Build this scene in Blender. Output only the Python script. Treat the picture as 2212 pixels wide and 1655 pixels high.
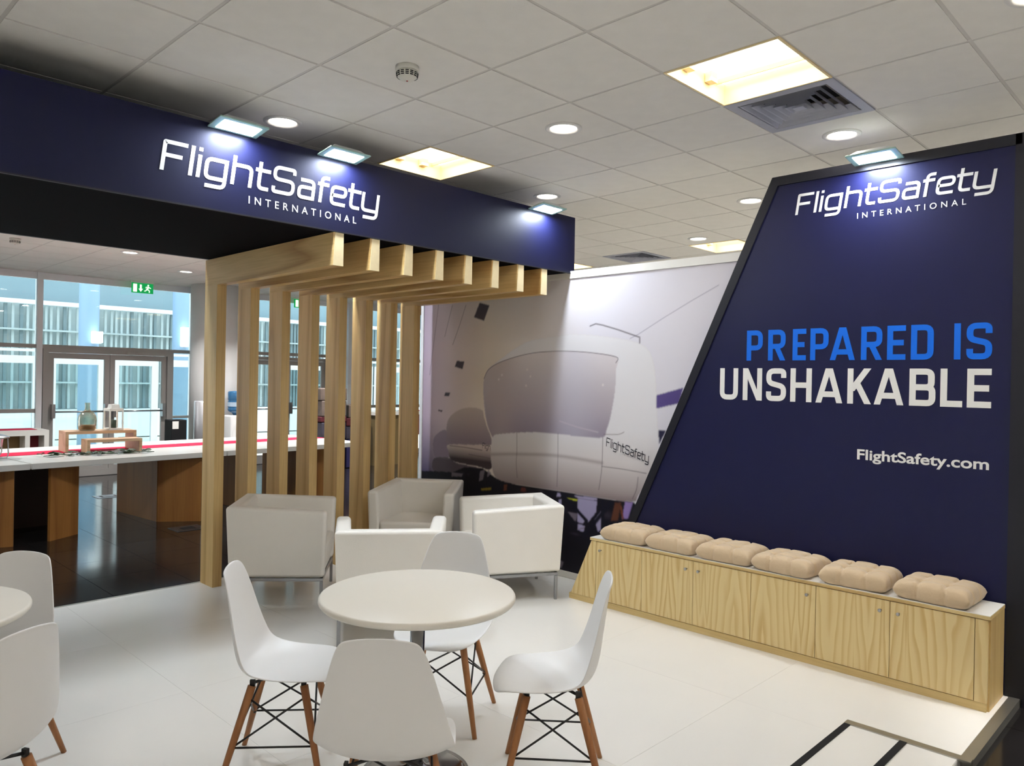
import bpy, bmesh, math, random
import numpy as np
from mathutils import Vector, Matrix

random.seed(7)
for _o in list(bpy.data.objects):
    bpy.data.objects.remove(_o)
SC = bpy.context.scene
COL = SC.collection
PI = math.pi

# ------------------------------------------------------------------ camera
CEIL = 3.159          # ceiling height above the white platform
cam_d = bpy.data.cameras.new('camera')
cam_d.sensor_width = 36.0
cam_d.sensor_fit = 'HORIZONTAL'
cam_d.lens = 1641.77 / 2212 * 36.0
cam_d.clip_start = 0.05
cam_d.clip_end = 200
cam = bpy.data.objects.new('camera', cam_d)
COL.objects.link(cam)
_yaw, _pitch, _roll = math.radians(44.274), math.radians(-0.166), math.radians(-1.067)
_f = Vector((math.cos(_pitch) * math.cos(_yaw), math.cos(_pitch) * math.sin(_yaw), math.sin(_pitch)))
_r = _f.cross(Vector((0, 0, 1))).normalized()
_d = _f.cross(_r)
_c, _s = math.cos(_roll), math.sin(_roll)
_R, _D = _c * _r + _s * _d, -_s * _r + _c * _d
_m = Matrix.Identity(4)
for _i in range(3):
    _m[_i][0], _m[_i][1], _m[_i][2] = _R[_i], -_D[_i], -_f[_i]
_m.translation = Vector((-1.402, -3.918, 1.62))
cam.matrix_world = _m
SC.camera = cam

# ------------------------------------------------------------------ world, exposure
SC.view_settings.view_transform = 'Standard'
SC.view_settings.look = 'None'
SC.view_settings.gamma = 1.0
SC.view_settings.use_curve_mapping = False
SC.view_settings.exposure = 0.54
world = bpy.data.worlds.new('sky')
SC.world = world
world.use_nodes = True
_bg = world.node_tree.nodes['Background']
_bg.inputs[0].default_value = (0.88, 0.94, 1.0, 1)
_bg.inputs[1].default_value = 2.2

sun_d = bpy.data.lights.new('sun', 'SUN')
sun_d.energy = 3.5
sun_d.angle = 0.02
sun_d.color = (1.0, 0.96, 0.9)
sun = bpy.data.objects.new('sun', sun_d)
COL.objects.link(sun)
sun.rotation_euler = Vector((0.35, 0.42, 0.84)).to_track_quat('Z', 'Y').to_euler()

# strengths of the lamps the place has and the unseen fill lamps added (watts)
W_DOWN, W_HALL, W_NEAR_HALL, W_FAR, W_BACK_FILL, W_TROFFER, W_FLOOD = 3.6, 29.0, 3.0, 10.5, 29.0, 2.3, 10.0
W_FLOOD_BACK = 18.0
C_WARM, C_DOWN, C_HALL, C_FLOOD = (1.0, 0.92, 0.79), (1.0, 0.955, 0.885), (1.0, 0.985, 0.972), (0.82, 0.90, 1.0)

# ------------------------------------------------------------------ helpers
def lin(c):
    out = []
    for v in c[:3]:
        v = v / 255.0
        out.append(v / 12.92 if v <= 0.04045 else ((v + 0.055) / 1.055) ** 2.4)
    return (*out, 1.0)

MATS = {}
def mat(name, rgb, rough=0.5, metal=0.0, spec=0.5, bump=0.0, bscale=60.0, var=0.0, vscale=4.0, coat=0.0, sheen=0.0):
    if name in MATS:
        return MATS[name]
    m = bpy.data.materials.new(name)
    m.use_nodes = True
    nt = m.node_tree
    b = nt.nodes['Principled BSDF']
    c = lin(rgb)
    b.inputs['Base Color'].default_value = c
    b.inputs['Roughness'].default_value = rough
    b.inputs['Metallic'].default_value = metal
    b.inputs['Specular IOR Level'].default_value = spec
    if coat:
        b.inputs['Coat Weight'].default_value = coat
        b.inputs['Coat Roughness'].default_value = 0.08
    if sheen:
        b.inputs['Sheen Weight'].default_value = sheen
    tc = nt.nodes.new('ShaderNodeTexCoord')
    if var:
        n = nt.nodes.new('ShaderNodeTexNoise')
        n.inputs['Scale'].default_value = vscale
        n.inputs['Detail'].default_value = 4
        nt.links.new(tc.outputs['Object'], n.inputs['Vector'])
        r = nt.nodes.new('ShaderNodeValToRGB')
        r.color_ramp.elements[0].position = 0.3
        r.color_ramp.elements[1].position = 0.7
        r.color_ramp.elements[0].color = (*[v * (1 - var) for v in c[:3]], 1)
        r.color_ramp.elements[1].color = (*[min(1, v * (1 + var)) for v in c[:3]], 1)
        nt.links.new(n.outputs['Fac'], r.inputs['Fac'])
        nt.links.new(r.outputs['Color'], b.inputs['Base Color'])
    if bump:
        n2 = nt.nodes.new('ShaderNodeTexNoise')
        n2.inputs['Scale'].default_value = bscale
        n2.inputs['Detail'].default_value = 3
        nt.links.new(tc.outputs['Object'], n2.inputs['Vector'])
        bp = nt.nodes.new('ShaderNodeBump')
        bp.inputs['Strength'].default_value = bump
        bp.inputs['Distance'].default_value = 0.01
        nt.links.new(n2.outputs['Fac'], bp.inputs['Height'])
        nt.links.new(bp.outputs['Normal'], b.inputs['Normal'])
    MATS[name] = m
    return m

def wood(name, light, dark, axis='Z', rough=0.45, rings=9.0, stretch=0.09, offs=True, contrast=(0.35, 0.75), spec=0.4):
    """long-grained board: distorted rings stretched along one axis, plus fine fibre lines"""
    if name in MATS:
        return MATS[name]
    m = bpy.data.materials.new(name)
    m.use_nodes = True
    nt = m.node_tree
    L = nt.links.new
    b = nt.nodes['Principled BSDF']
    b.inputs['Roughness'].default_value = rough
    b.inputs['Specular IOR Level'].default_value = spec
    tc = nt.nodes.new('ShaderNodeTexCoord')
    mp = nt.nodes.new('ShaderNodeMapping')
    sc = [1, 1, 1]
    sc['XYZ'.index(axis)] = stretch
    mp.inputs['Scale'].default_value = sc
    L(tc.outputs['Object'], mp.inputs['Vector'])
    vec = mp.outputs['Vector']
    if offs:
        oi = nt.nodes.new('ShaderNodeObjectInfo')
        ad = nt.nodes.new('ShaderNodeVectorMath')
        ad.operation = 'MULTIPLY_ADD'
        cb = nt.nodes.new('ShaderNodeCombineXYZ')
        for k in range(3):
            L(oi.outputs['Random'], cb.inputs[k])
        L(cb.outputs[0], ad.inputs[0])
        ad.inputs[1].default_value = (3.7, 5.1, 2.3)
        L(vec, ad.inputs[2])
        vec = ad.outputs[0]
    n = nt.nodes.new('ShaderNodeTexNoise')
    n.inputs['Scale'].default_value = 2.6
    n.inputs['Detail'].default_value = 1.5
    n.inputs['Roughness'].default_value = 0.4
    L(vec, n.inputs['Vector'])
    mu = nt.nodes.new('ShaderNodeMath')
    mu.operation = 'MULTIPLY'
    mu.inputs[1].default_value = rings
    L(n.outputs['Fac'], mu.inputs[0])
    fr = nt.nodes.new('ShaderNodeMath')
    fr.operation = 'FRACT'
    L(mu.outputs[0], fr.inputs[0])
    ramp = nt.nodes.new('ShaderNodeValToRGB')
    e = ramp.color_ramp.elements
    e[0].position = 0.0
    e[0].color = lin(light)
    e[1].position = 1.0
    e[1].color = lin(light)
    a = ramp.color_ramp.elements.new(contrast[0])
    a.color = lin(light)
    a = ramp.color_ramp.elements.new(contrast[1])
    a.color = lin(dark)
    a = ramp.color_ramp.elements.new(min(0.97, contrast[1] + 0.12))
    a.color = lin([0.6 * x + 0.4 * y for x, y in zip(light, dark)])
    L(fr.outputs[0], ramp.inputs['Fac'])
    n2 = nt.nodes.new('ShaderNodeTexNoise')
    n2.inputs['Scale'].default_value = 85
    n2.inputs['Detail'].default_value = 3
    mp2 = nt.nodes.new('ShaderNodeMapping')
    sc2 = [1, 1, 1]
    sc2['XYZ'.index(axis)] = 0.03
    mp2.inputs['Scale'].default_value = sc2
    L(tc.outputs['Object'], mp2.inputs['Vector'])
    L(mp2.outputs['Vector'], n2.inputs['Vector'])
    mx = nt.nodes.new('ShaderNodeMix')
    mx.data_type = 'RGBA'
    mx.blend_type = 'MULTIPLY'
    mx.inputs['Factor'].default_value = 0.35
    L(ramp.outputs['Color'], mx.inputs['A'])
    r2 = nt.nodes.new('ShaderNodeValToRGB')
    r2.color_ramp.elements[0].position = 0.3
    r2.color_ramp.elements[0].color = (0.62, 0.52, 0.40, 1)
    r2.color_ramp.elements[1].position = 0.6
    r2.color_ramp.elements[1].color = (1, 1, 1, 1)
    L(n2.outputs['Fac'], r2.inputs['Fac'])
    L(r2.outputs['Color'], mx.inputs['B'])
    L(mx.outputs['Result'], b.inputs['Base Color'])
    MATS[name] = m
    return m

def cathedral(name, light, dark):
    """flat-sawn pine: nested pointed arches of thin darker lines, different on every board"""
    m = bpy.data.materials.new(name)
    m.use_nodes = True
    nt = m.node_tree
    L = nt.links.new
    b = nt.nodes['Principled BSDF']
    b.inputs['Roughness'].default_value = 0.45
    b.inputs['Specular IOR Level'].default_value = 0.35
    def math_(op, a, c):
        n = nt.nodes.new('ShaderNodeMath')
        n.operation = op
        for k, v in enumerate((a, c)):
            if isinstance(v, (int, float)):
                n.inputs[k].default_value = v
            else:
                L(v, n.inputs[k])
        return n.outputs[0]
    tc = nt.nodes.new('ShaderNodeTexCoord')
    oi = nt.nodes.new('ShaderNodeObjectInfo')
    sp = nt.nodes.new('ShaderNodeSeparateXYZ')
    L(tc.outputs['Object'], sp.inputs[0])
    rnd = oi.outputs['Random']
    cen = math_('MULTIPLY', math_('SUBTRACT', rnd, 0.5), 0.22)
    yy = math_('ABSOLUTE', math_('SUBTRACT', math_('PINGPONG', math_('ADD', sp.outputs['Y'], 0.30), 0.21), math_('ADD', 0.10, cen)), 0)
    sgn = math_('SIGN', math_('SUBTRACT', math_('FRACT', math_('MULTIPLY', rnd, 7.3), 0), 0.5), 0)
    zz = math_('MULTIPLY', sp.outputs['Z'], math_('MULTIPLY', sgn, 0.11))
    mp = nt.nodes.new('ShaderNodeMapping')
    mp.inputs['Scale'].default_value = (1, 1, 0.22)
    ad = nt.nodes.new('ShaderNodeVectorMath')
    L(tc.outputs['Object'], ad.inputs[0])
    cb = nt.nodes.new('ShaderNodeCombineXYZ')
    L(math_('MULTIPLY', rnd, 31.0), cb.inputs[0])
    L(cb.outputs[0], ad.inputs[1])
    L(ad.outputs[0], mp.inputs['Vector'])
    n = nt.nodes.new('ShaderNodeTexNoise')
    n.inputs['Scale'].default_value = 9.0
    n.inputs['Detail'].default_value = 2.5
    L(mp.outputs['Vector'], n.inputs['Vector'])
    f = math_('ADD', math_('ADD', math_('POWER', yy, 0.8), zz), math_('MULTIPLY', n.outputs['Fac'], 0.11))
    fr = math_('FRACT', math_('MULTIPLY', f, 17.0), 0)
    ramp = nt.nodes.new('ShaderNodeValToRGB')
    e = ramp.color_ramp.elements
    e[0].position = 0.0
    e[0].color = lin(light)
    e[1].position = 1.0
    e[1].color = lin(light)
    for p_, w_ in ((0.45, 0.12), (0.85, 1.0), (0.93, 0.7)):
        a = ramp.color_ramp.elements.new(p_)
        a.color = lin([x * (1 - w_) + y * w_ for x, y in zip(light, dark)])
    L(fr, ramp.inputs['Fac'])
    # the lines fade in and out, plus fine fibre
    n2 = nt.nodes.new('ShaderNodeTexNoise')
    n2.inputs['Scale'].default_value = 5.0
    L(mp.outputs['Vector'], n2.inputs['Vector'])
    mx = nt.nodes.new('ShaderNodeMix')
    mx.data_type = 'RGBA'
    L(math_('MULTIPLY', n2.outputs['Fac'], 1.25), mx.inputs['Factor'])
    mx.inputs['A'].default_value = lin([0.86 * x + 0.14 * y for x, y in zip(light, dark)])
    L(ramp.outputs['Color'], mx.inputs['B'])
    L(mx.outputs['Result'], b.inputs['Base Color'])
    MATS[name] = m
    return m

def emit(name, rgb, strength):
    if name in MATS:
        return MATS[name]
    m = bpy.data.materials.new(name)
    m.use_nodes = True
    b = m.node_tree.nodes['Principled BSDF']
    b.inputs['Base Color'].default_value = (*rgb, 1)
    b.inputs['Emission Color'].default_value = (*rgb, 1)
    b.inputs['Emission Strength'].default_value = strength
    MATS[name] = m
    return m

def glass(name, tint=(0.86, 0.95, 0.95), refl=1.0):
    """thin clear pane: see-through with a Fresnel mirror"""
    if name in MATS:
        return MATS[name]
    m = bpy.data.materials.new(name)
    m.use_nodes = True
    nt = m.node_tree
    nt.nodes.clear()
    out = nt.nodes.new('ShaderNodeOutputMaterial')
    t = nt.nodes.new('ShaderNodeBsdfTransparent')
    t.inputs[0].default_value = (*tint, 1)
    g = nt.nodes.new('ShaderNodeBsdfGlossy')
    g.inputs['Roughness'].default_value = 0.02
    fz = nt.nodes.new('ShaderNodeFresnel')
    fz.inputs[0].default_value = 1.5
    mu = nt.nodes.new('ShaderNodeMath')
    mu.operation = 'MULTIPLY'
    mu.inputs[1].default_value = refl
    mix = nt.nodes.new('ShaderNodeMixShader')
    nt.links.new(fz.outputs[0], mu.inputs[0])
    nt.links.new(mu.outputs[0], mix.inputs[0])
    nt.links.new(t.outputs[0], mix.inputs[1])
    nt.links.new(g.outputs[0], mix.inputs[2])
    nt.links.new(mix.outputs[0], out.inputs[0])
    MATS[name] = m
    return m

class MB:
    """collects simple solids; build() links them as ONE mesh object"""
    def __init__(self):
        self.v, self.f, self.sm = [], [], []
    def add(self, vs, fs, smooth=False):
        o = len(self.v)
        self.v += [tuple(p) for p in vs]
        self.f += [tuple(i + o for i in q) for q in fs]
        self.sm += [smooth] * len(fs)
        return self
    def box(self, x0, x1, y0, y1, z0, z1):
        return self.hexa([(x0, y0), (x1, y0), (x1, y1), (x0, y1)], z0, z1)
    def hexa(self, base, z0, z1, top=None):
        top = top or base
        n = len(base)
        vs = [(x, y, z0) for x, y in base] + [(x, y, z1) for x, y in top]
        fs = [tuple(range(n))[::-1], tuple(range(n, 2 * n))]
        fs += [(i, (i + 1) % n, n + (i + 1) % n, n + i) for i in range(n)]
        return self.add(vs, fs)
    def eight(self, b, t):
        """any six-sided block from four bottom and four top corners"""
        return self.add(list(b) + list(t), [(3, 2, 1, 0), (4, 5, 6, 7), (0, 1, 5, 4), (1, 2, 6, 5), (2, 3, 7, 6), (3, 0, 4, 7)])
    def extr(self, poly, a0, a1, axis):
        """polygon in the two other axes, extruded along axis from a0 to a1"""
        n = len(poly)
        def P(p, a):
            return {'X': (a, p[0], p[1]), 'Y': (p[0], a, p[1]), 'Z': (p[0], p[1], a)}[axis]
        vs = [P(p, a0) for p in poly] + [P(p, a1) for p in poly]
        fs = [tuple(range(n))[::-1], tuple(range(n, 2 * n))]
        fs += [(i, (i + 1) % n, n + (i + 1) % n, n + i) for i in range(n)]
        return self.add(vs, fs)
    def tube(self, pts, r, seg=8, caps=True):
        pts = [Vector(p) for p in pts]
        n = len(pts)
        rr = r if isinstance(r, (list, tuple)) else [r] * n
        vs, fs = [], []
        ref = None
        for i, p in enumerate(pts):
            t = (pts[min(i + 1, n - 1)] - pts[max(i - 1, 0)]).normalized()
            if ref is None:
                ref = Vector((0, 0, 1)) if abs(t.z) < 0.9 else Vector((1, 0, 0))
            a = t.cross(ref).normalized()
            b2 = t.cross(a).normalized()
            ref = b2.cross(t) if b2.cross(t).length > 1e-6 else ref
            ref = a.cross(t)
            for k in range(seg):
                q = 2 * PI * k / seg
                vs.append(p + rr[i] * (math.cos(q) * a + math.sin(q) * b2))
        for i in range(n - 1):
            for k in range(seg):
                fs.append((i * seg + k, i * seg + (k + 1) % seg, (i + 1) * seg + (k + 1) % seg, (i + 1) * seg + k))
        self.add(vs, fs, True)
        if caps:
            self.add(vs[:seg], [tuple(range(seg))[::-1]])
            self.add(vs[-seg:], [tuple(range(seg))])
        return self
    def lathe(self, prof, seg=32, cx=0, cy=0, cap=True):
        vs, fs = [], []
        for r, z in prof:
            for k in range(seg):
                q = 2 * PI * k / seg
                vs.append((cx + r * math.cos(q), cy + r * math.sin(q), z))
        for i in range(len(prof) - 1):
            for k in range(seg):
                fs.append((i * seg + k, i * seg + (k + 1) % seg, (i + 1) * seg + (k + 1) % seg, (i + 1) * seg + k))
        self.add(vs, fs, True)
        if cap:
            self.add(vs[:seg], [tuple(range(seg))[::-1]])
            self.add(vs[-seg:], [tuple(range(seg))])
        return self
    def mesh(self, name, m=None):
        me = bpy.data.meshes.new(name)
        me.from_pydata(self.v, [], self.f)
        me.polygons.foreach_set('use_smooth', self.sm)
        me.update()
        bm = bmesh.new()
        bm.from_mesh(me)
        bmesh.ops.remove_doubles(bm, verts=bm.verts, dist=1e-6)
        bmesh.ops.recalc_face_normals(bm, faces=bm.faces)
        bm.to_mesh(me)
        bm.free()
        if m:
            me.materials.append(m)
        return me
    def build(self, name, m, parent=None, bevel=0, seg=2, sub=0):
        o = link(name, self.mesh(name, m), parent)
        if bevel:
            md = o.modifiers.new('bevel', 'BEVEL')
            md.width = bevel
            md.segments = seg
            md.limit_method = 'ANGLE'
            md.angle_limit = math.radians(35)
            for p in o.data.polygons:
                p.use_smooth = True
            md.harden_normals = True
        if sub:
            md = o.modifiers.new('sub', 'SUBSURF')
            md.levels = md.render_levels = sub
        return o

def link(name, data, parent=None, loc=None, rz=0.0):
    o = bpy.data.objects.new(name, data)
    COL.objects.link(o)
    if parent is not None:
        o.parent = parent
    if loc is not None:
        o.location = loc
    if rz:
        o.rotation_euler.z = rz
    return o

def tag(o, label=None, cat=None, group=None, kind=None):
    if label: o['label'] = label
    if cat: o['category'] = cat
    if group: o['group'] = group
    if kind: o['kind'] = kind
    return o

def thing(name, label, cat, loc=(0, 0, 0), rz=0.0, group=None):
    return tag(link(name, None, None, loc, rz), label, cat, group)

def dup(root, loc, rz=0.0, label=None, group=None):
    r = root.copy()
    COL.objects.link(r)
    r.location = loc
    r.rotation_euler = (0, 0, rz)
    if label: r['label'] = label
    if group: r['group'] = group
    for ch in list(root.children):
        c = ch.copy()
        COL.objects.link(c)
        c.parent = r
        for g in list(ch.children):
            d = g.copy()
            COL.objects.link(d)
            d.parent = c
    return r

def area(name, loc, size, watts, color, rot=(0, 0, 0), shape='SQUARE', size_y=None, spread=PI):
    l = bpy.data.lights.new(name, 'AREA')
    l.shape = shape
    l.size = size
    if size_y: l.size_y = size_y
    l.energy = watts
    l.color = color
    l.spread = spread
    o = link(name, l, None, loc)
    o.rotation_euler = rot
    return o

# ------------------------------------------------------------------ materials
M_WHITE_FLOOR = mat('white_laminate', (236, 233, 227), 0.24, spec=0.4, var=0.015, vscale=2)
M_ALU = mat('aluminium', (170, 168, 160), 0.35, metal=0.85)
M_CEIL = mat('mineral_tile', (238, 235, 229), 0.95, spec=0.1, bump=0.12, bscale=220, var=0.02, vscale=9)
M_TBAR = mat('ceiling_grid_paint', (214, 210, 204), 0.5, spec=0.3)
M_WALL = mat('plain_wall', (234, 233, 232), 0.8, var=0.01)
M_NAVY = mat('navy_panel', (17, 20, 62), 0.45, spec=0.3, bump=0.02, bscale=300)
M_NAVY2 = mat('navy_fascia', (11, 14, 48), 0.5, spec=0.25, bump=0.02, bscale=300)
M_BLACK_FRAME = mat('black_frame', (17, 18, 30), 0.5, spec=0.4)
M_DARK_UNDER = mat('dark_underside', (10, 10, 15), 0.85, spec=0.05)
M_LETTER = mat('white_vinyl', (240, 240, 238), 0.5, spec=0.3)
M_BLUE = mat('blue_vinyl', (0, 106, 226), 0.5, spec=0.3)
M_INK = mat('dark_ink', (40, 38, 48), 0.6, spec=0.2)
M_OAK = wood('oak_beam_long', (224, 190, 128), (190, 148, 88), 'Y', rings=8, stretch=0.10)
M_OAKV = wood('oak_post', (224, 192, 132), (198, 160, 102), 'Z', rings=7, stretch=0.06)
M_OAKEND = mat('oak_end', (232, 214, 170), 0.5, var=0.04, vscale=30)
M_PINE = cathedral('pine_door', (230, 208, 154), (202, 165, 102))
M_PINE_PLAIN = wood('pine_edge', (224, 200, 142), (204, 172, 112), 'Y', rings=6, stretch=0.08, contrast=(0.4, 0.9))
M_WHITE_TOP = mat('white_melamine', (238, 236, 230), 0.35, spec=0.4)
M_LEATHER = mat('white_leatherette', (246, 242, 234), 0.42, spec=0.45, bump=0.08, bscale=160, var=0.015)
M_CHROME = mat('chrome', (150, 150, 152), 0.14, metal=1.0)
M_STEEL = mat('brushed_steel', (178, 178, 180), 0.3, metal=1.0)
M_PLASTIC = mat('white_plastic', (240, 239, 238), 0.38, spec=0.45, bump=0.02, bscale=400)
M_BEECH = wood('beech_leg', (172, 118, 72), (138, 88, 50), 'Z', rings=5, stretch=0.08)
M_WIRE = mat('black_wire', (22, 21, 22), 0.4, spec=0.5)
M_CLOTH = mat('beige_cotton', (208, 184, 152), 0.9, spec=0.15, bump=0.35, bscale=42, var=0.03, vscale=14, sheen=0.3)
M_TILE = mat('dark_polished_tile', (30, 28, 28), 0.12, spec=0.55, var=0.12, vscale=3)
M_GROUT = mat('dark_grout', (30, 27, 26), 0.8)
M_PLATE = mat('floor_box_lid', (120, 128, 134), 0.3, metal=0.5)
M_BLACKRUB = mat('black_rubber', (20, 20, 22), 0.75, spec=0.3)
M_GREYFRAME = mat('grey_door_frame', (168, 164, 160), 0.45, metal=0.25)
M_WHITEFRAME = mat('white_window_frame', (244, 245, 248), 0.45)
M_GLASS = glass('window_glass', (0.88, 0.96, 0.97), 1.3)
M_BUFFET_LEG = wood('walnut_board', (164, 112, 54), (144, 94, 42), 'Z', rings=5, stretch=0.10)
M_RED = mat('red_cloth', (196, 22, 66), 0.85, spec=0.2, bump=0.1, bscale=300)
M_RED_DK = mat('red_panel', (128, 14, 30), 0.6)
M_GREEN_LEAF = mat('leaf_green', (40, 66, 34), 0.6, var=0.2, vscale=30)
# ================================================================== SETTING
HALL_Z = -0.04
# --- camera frustum test used only to decide which pieces are worth being single objects
_ci = cam.matrix_world.inverted()
def in_view(p, margin=0.12):
    q = _ci @ Vector(p)
    if q.z > -0.3:
        return False
    x, y = -q.x / q.z * 1641.77, -q.y / q.z * 1641.77
    return abs(x) < 1106 * (1 + margin) + 90 and abs(y) < 827 * (1 + margin) + 60
def cam_dist(p):
    return (Vector(p) - cam.matrix_world.translation).length

# --- ceiling: tiles laid in a T-bar grid on a 0.6 m module
X0, X1, Y0, Y1 = -4.8, 12.0, -7.2, 9.6
ceiling = tag(link('ceiling', MB().box(X0 - .3, X1 + .3, Y0 - .3, Y1, CEIL + .26, CEIL + .30).mesh('ceiling', M_WALL)), 'suspended ceiling of white mineral tiles in a metal grid', None, None, 'structure')
DOWN = [(0.9, .3), (2.1, -.9), (3.3, -2.1), (3.3, .3), (4.5, -.9), (5.7, .3), (2.1, -3.3), (2.1, 6.3), (3.3, 7.5), (4.5, 6.3), (5.7, 7.5), (2.1, 3.9), (-.3, 6.3), (3.3, 2.7), (5.7, 5.1), (6.9, 6.3), (4.5, 3.9), (7.5 - .6, 3.9), (-.3, 3.9), (-1.5, -.9), (8.1, .3), (6.9, -2.1 + 1.2), (5.7, -2.1 - 1.2), (8.1, -3.3), (-.3, -2.1 - 2.4), (-1.5, -3.3), (-2.7, .3), (.9, -4.5), (3.3, -4.5), (-1.5, -5.7), (2.1, -5.7), (4.5, -5.7), (-3.9, -.9), (-3.9, -3.3)]  # seen downlights first, then unseen ones added for fill light
TROF = [(2.1, -2.1), (2.1, .3), (6.3, .3), (6.3, 2.7), (-.9, -2.7 - .6 * 3), (1.5 + .6, -4.5), (-2.7, -4.5 + .0), (8.7, 2.7), (8.7, -2.1)]  # those after the seen fittings are added out of view as fill
VENT = [(2.7, -2.1), (6.3, 1.5)]
def cell(p):
    return (round((p[0] - .3) / .6), round((p[1] - .3) / .6))
holes = {cell(p) for p in TROF} | {cell(p) for p in VENT}
tile_me = MB().hexa([(-.291, -.291), (.291, -.291), (.291, .291), (-.291, .291)], 0.0, .012).mesh('ceiling_tile', M_CEIL)
cand, rest = [], MB()
for i in range(round((X0 - .3) / .6), round((X1 - .3) / .6) + 1):
    for j in range(round((Y0 - .3) / .6), round((Y1 - .3) / .6) + 1):
        if (i, j) in holes:
            continue
        c = (i * .6 + .3, j * .6 + .3, CEIL)
        if c[1] > 9.5: continue
        cand.append((0 if in_view(c) else 1, cam_dist(c), c))
cand.sort()
for k, (nv, d, c) in enumerate(cand):
    if k < 270 and not nv:
        link('ceiling_tile', tile_me, ceiling, c)
    else:
        rest.box(c[0] - .291, c[0] + .291, c[1] - .291, c[1] + .291, CEIL, CEIL + .012)
tag(rest.build('ceiling_tile_field', M_CEIL, ceiling), kind='stuff')
xb = X0
while xb <= X1 + .01:                       # grid bars, a shade above the tile faces
    MB().box(xb - .012, xb + .012, Y0, Y1 - .05, CEIL + .003, CEIL + .02).build('grid_bar', M_TBAR, ceiling)
    xb += .6
yb = Y0
while yb < Y1 - .1:
    m_ = MB()
    m_.box(X0, X1, yb - .012, yb + .012, CEIL + .0035, CEIL + .021)
    m_.build('grid_bar', M_TBAR, ceiling)
    yb += .6

# --- hall floor: dark polished tiles
floor = tag(link('floor', MB().box(X0 - .3, X1 + .3, Y0 - .3, 9.7, HALL_Z - .1, HALL_Z - .004).mesh('floor', M_GROUT)), 'dark polished tile floor of the hall', None, None, 'structure')
ft_me = MB().hexa([(-.2985, -.2985), (.2985, -.2985), (.2985, .2985), (-.2985, .2985)], -.006, 0).mesh('floor_tile', M_TILE)
cand, rest = [], MB()
for i in range(-8, 20):
    for j in range(-12, 16):
        c = (i * .6 + .3, j * .6 + .05, HALL_Z)
        if -2.9 < c[0] < 3.2 and -2.7 < c[1] < 1.6:
            continue
        cand.append((0 if in_view(c, .02) else 1, cam_dist(c), c))
cand.sort()
for k, (nv, d, c) in enumerate(cand):
    if k < 240 and not nv:
        link('floor_tile', ft_me, floor, c)
    else:
        rest.box(c[0] - .2985, c[0] + .2985, c[1] - .2985, c[1] + .2985, HALL_Z - .006, HALL_Z)
tag(rest.build('floor_tile_field', M_TILE, floor), kind='stuff')

# unseen pale floors added to bounce light up, behind the mural and behind the camera
for k_, bx_ in enumerate(((3.62, 11.8, -6.8, 3.2), (-5.0, 12.0, -7.4, -4.6), (-5.0, -3.2, -4.55, 2.5))):
    tag(link('floor_bounce', MB().box(bx_[0], bx_[1], bx_[2], bx_[3], HALL_Z + .0005, HALL_Z + .02).mesh('floor_bounce', mat('pale_bounce_floor', (220, 217, 210), .9))), 'unseen pale floor added to bounce light to the ceiling', None, None, 'structure')

# --- the booth's white platform of laminated boards
PX0, PX1, PY0, PY1 = -2.77, 3.43, -3.02, 1.95
plat = tag(link('floor_platform', MB().box(PX0, PX1, PY0, PY1, HALL_Z, -.004).mesh('floor_platform', M_WHITE_TOP)), 'low white platform floor of the booth', None, None, 'structure')
xs = [PX0, -1.77, -.773, .226, 1.224, 2.222, 3.22, PX1]
ys = [PY0, -2.026, -1.032, -.038, .956, PY1]
for i in range(len(xs) - 1):
    for j in range(len(ys) - 1):
        g = .0005
        MB().box(xs[i] + g, xs[i + 1] - g, ys[j] + g, ys[j + 1] - g, -.004, 0).build('floor_board', M_WHITE_FLOOR, plat)
tr = tag(link('trim_1', MB().box(PX0, PX1, PY1, PY1 + .022, HALL_Z, .002).mesh('trim_1', M_ALU)), 'metal edge strip along the back of the white platform', None, None, 'structure')
tr = tag(link('trim_2', MB().box(2.39, PX1 - .08, PY0 - .05, PY0, HALL_Z, .003).mesh('trim_2', M_ALU)), 'metal edge strip along the right side of the white platform', None, None, 'structure')

# --- walls of the hall (outside the frame, they close the room)
for nm, bx in (('wall_left', (X0 - .4, X0 - .3, Y0 - .3, 9.7)), ('wall_behind', (X0 - .4, X1 + .4, Y0 - .4, Y0 - .3)), ('wall_right', (X1 + .3, X1 + .4, Y0 - .3, 9.7))):
    tag(link(nm, MB().box(*bx, HALL_Z, CEIL + .3).mesh(nm, M_WALL)), 'plain off-white wall of the hall', None, None, 'structure')

# --- the glazed wall of the hall with its doors
GY = 9.55
def bar(x0, x1, z0, z1, m, name, par, y0=GY - .04, y1=GY + .04):
    return MB().box(x0, x1, y0, y1, z0, z1).build(name, m, par)
TOPZ = CEIL + .0
def window(n, x0, x1, door=None, mids=(), rails=(2.02, 1.02), label=''):
    w = tag(link('window_%d' % n, None), label, None, None, 'structure')
    bar(x0, x1, TOPZ - .10, TOPZ + .02, M_WHITEFRAME, 'top_rail', w)
    bar(x0, x1, HALL_Z, .06, M_GREYFRAME, 'sill', w)
    zs = [.06] + sorted(rails) + [TOPZ - .10]
    for z in rails:
        bar(x0, x1, z - .03, z + .03, M_GREYFRAME, 'transom', w)
    for x in ((x0, x1) if n == 8 else (x0,)):
        bar(x - .04, x + .04, HALL_Z, TOPZ, M_WHITEFRAME, 'mullion', w, GY - .06, GY + .06)
    for a in range(len(zs) - 1):
        if door and zs[a + 1] <= 2.05:
            continue
        MB().box(x0, x1, GY - .005, GY + .005, zs[a], zs[a + 1]).build('pane', M_GLASS, w)
    return w
window(1, -2.2, -.3, label='glazed wall bay at the far left of the hall')
window(2, -.3, 1.9, label='glazed wall bay left of the grey double door')
w3 = window(3, 1.9, 4.28, door=True, rails=(2.02,), label='glazed bay above the grey double door')
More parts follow.
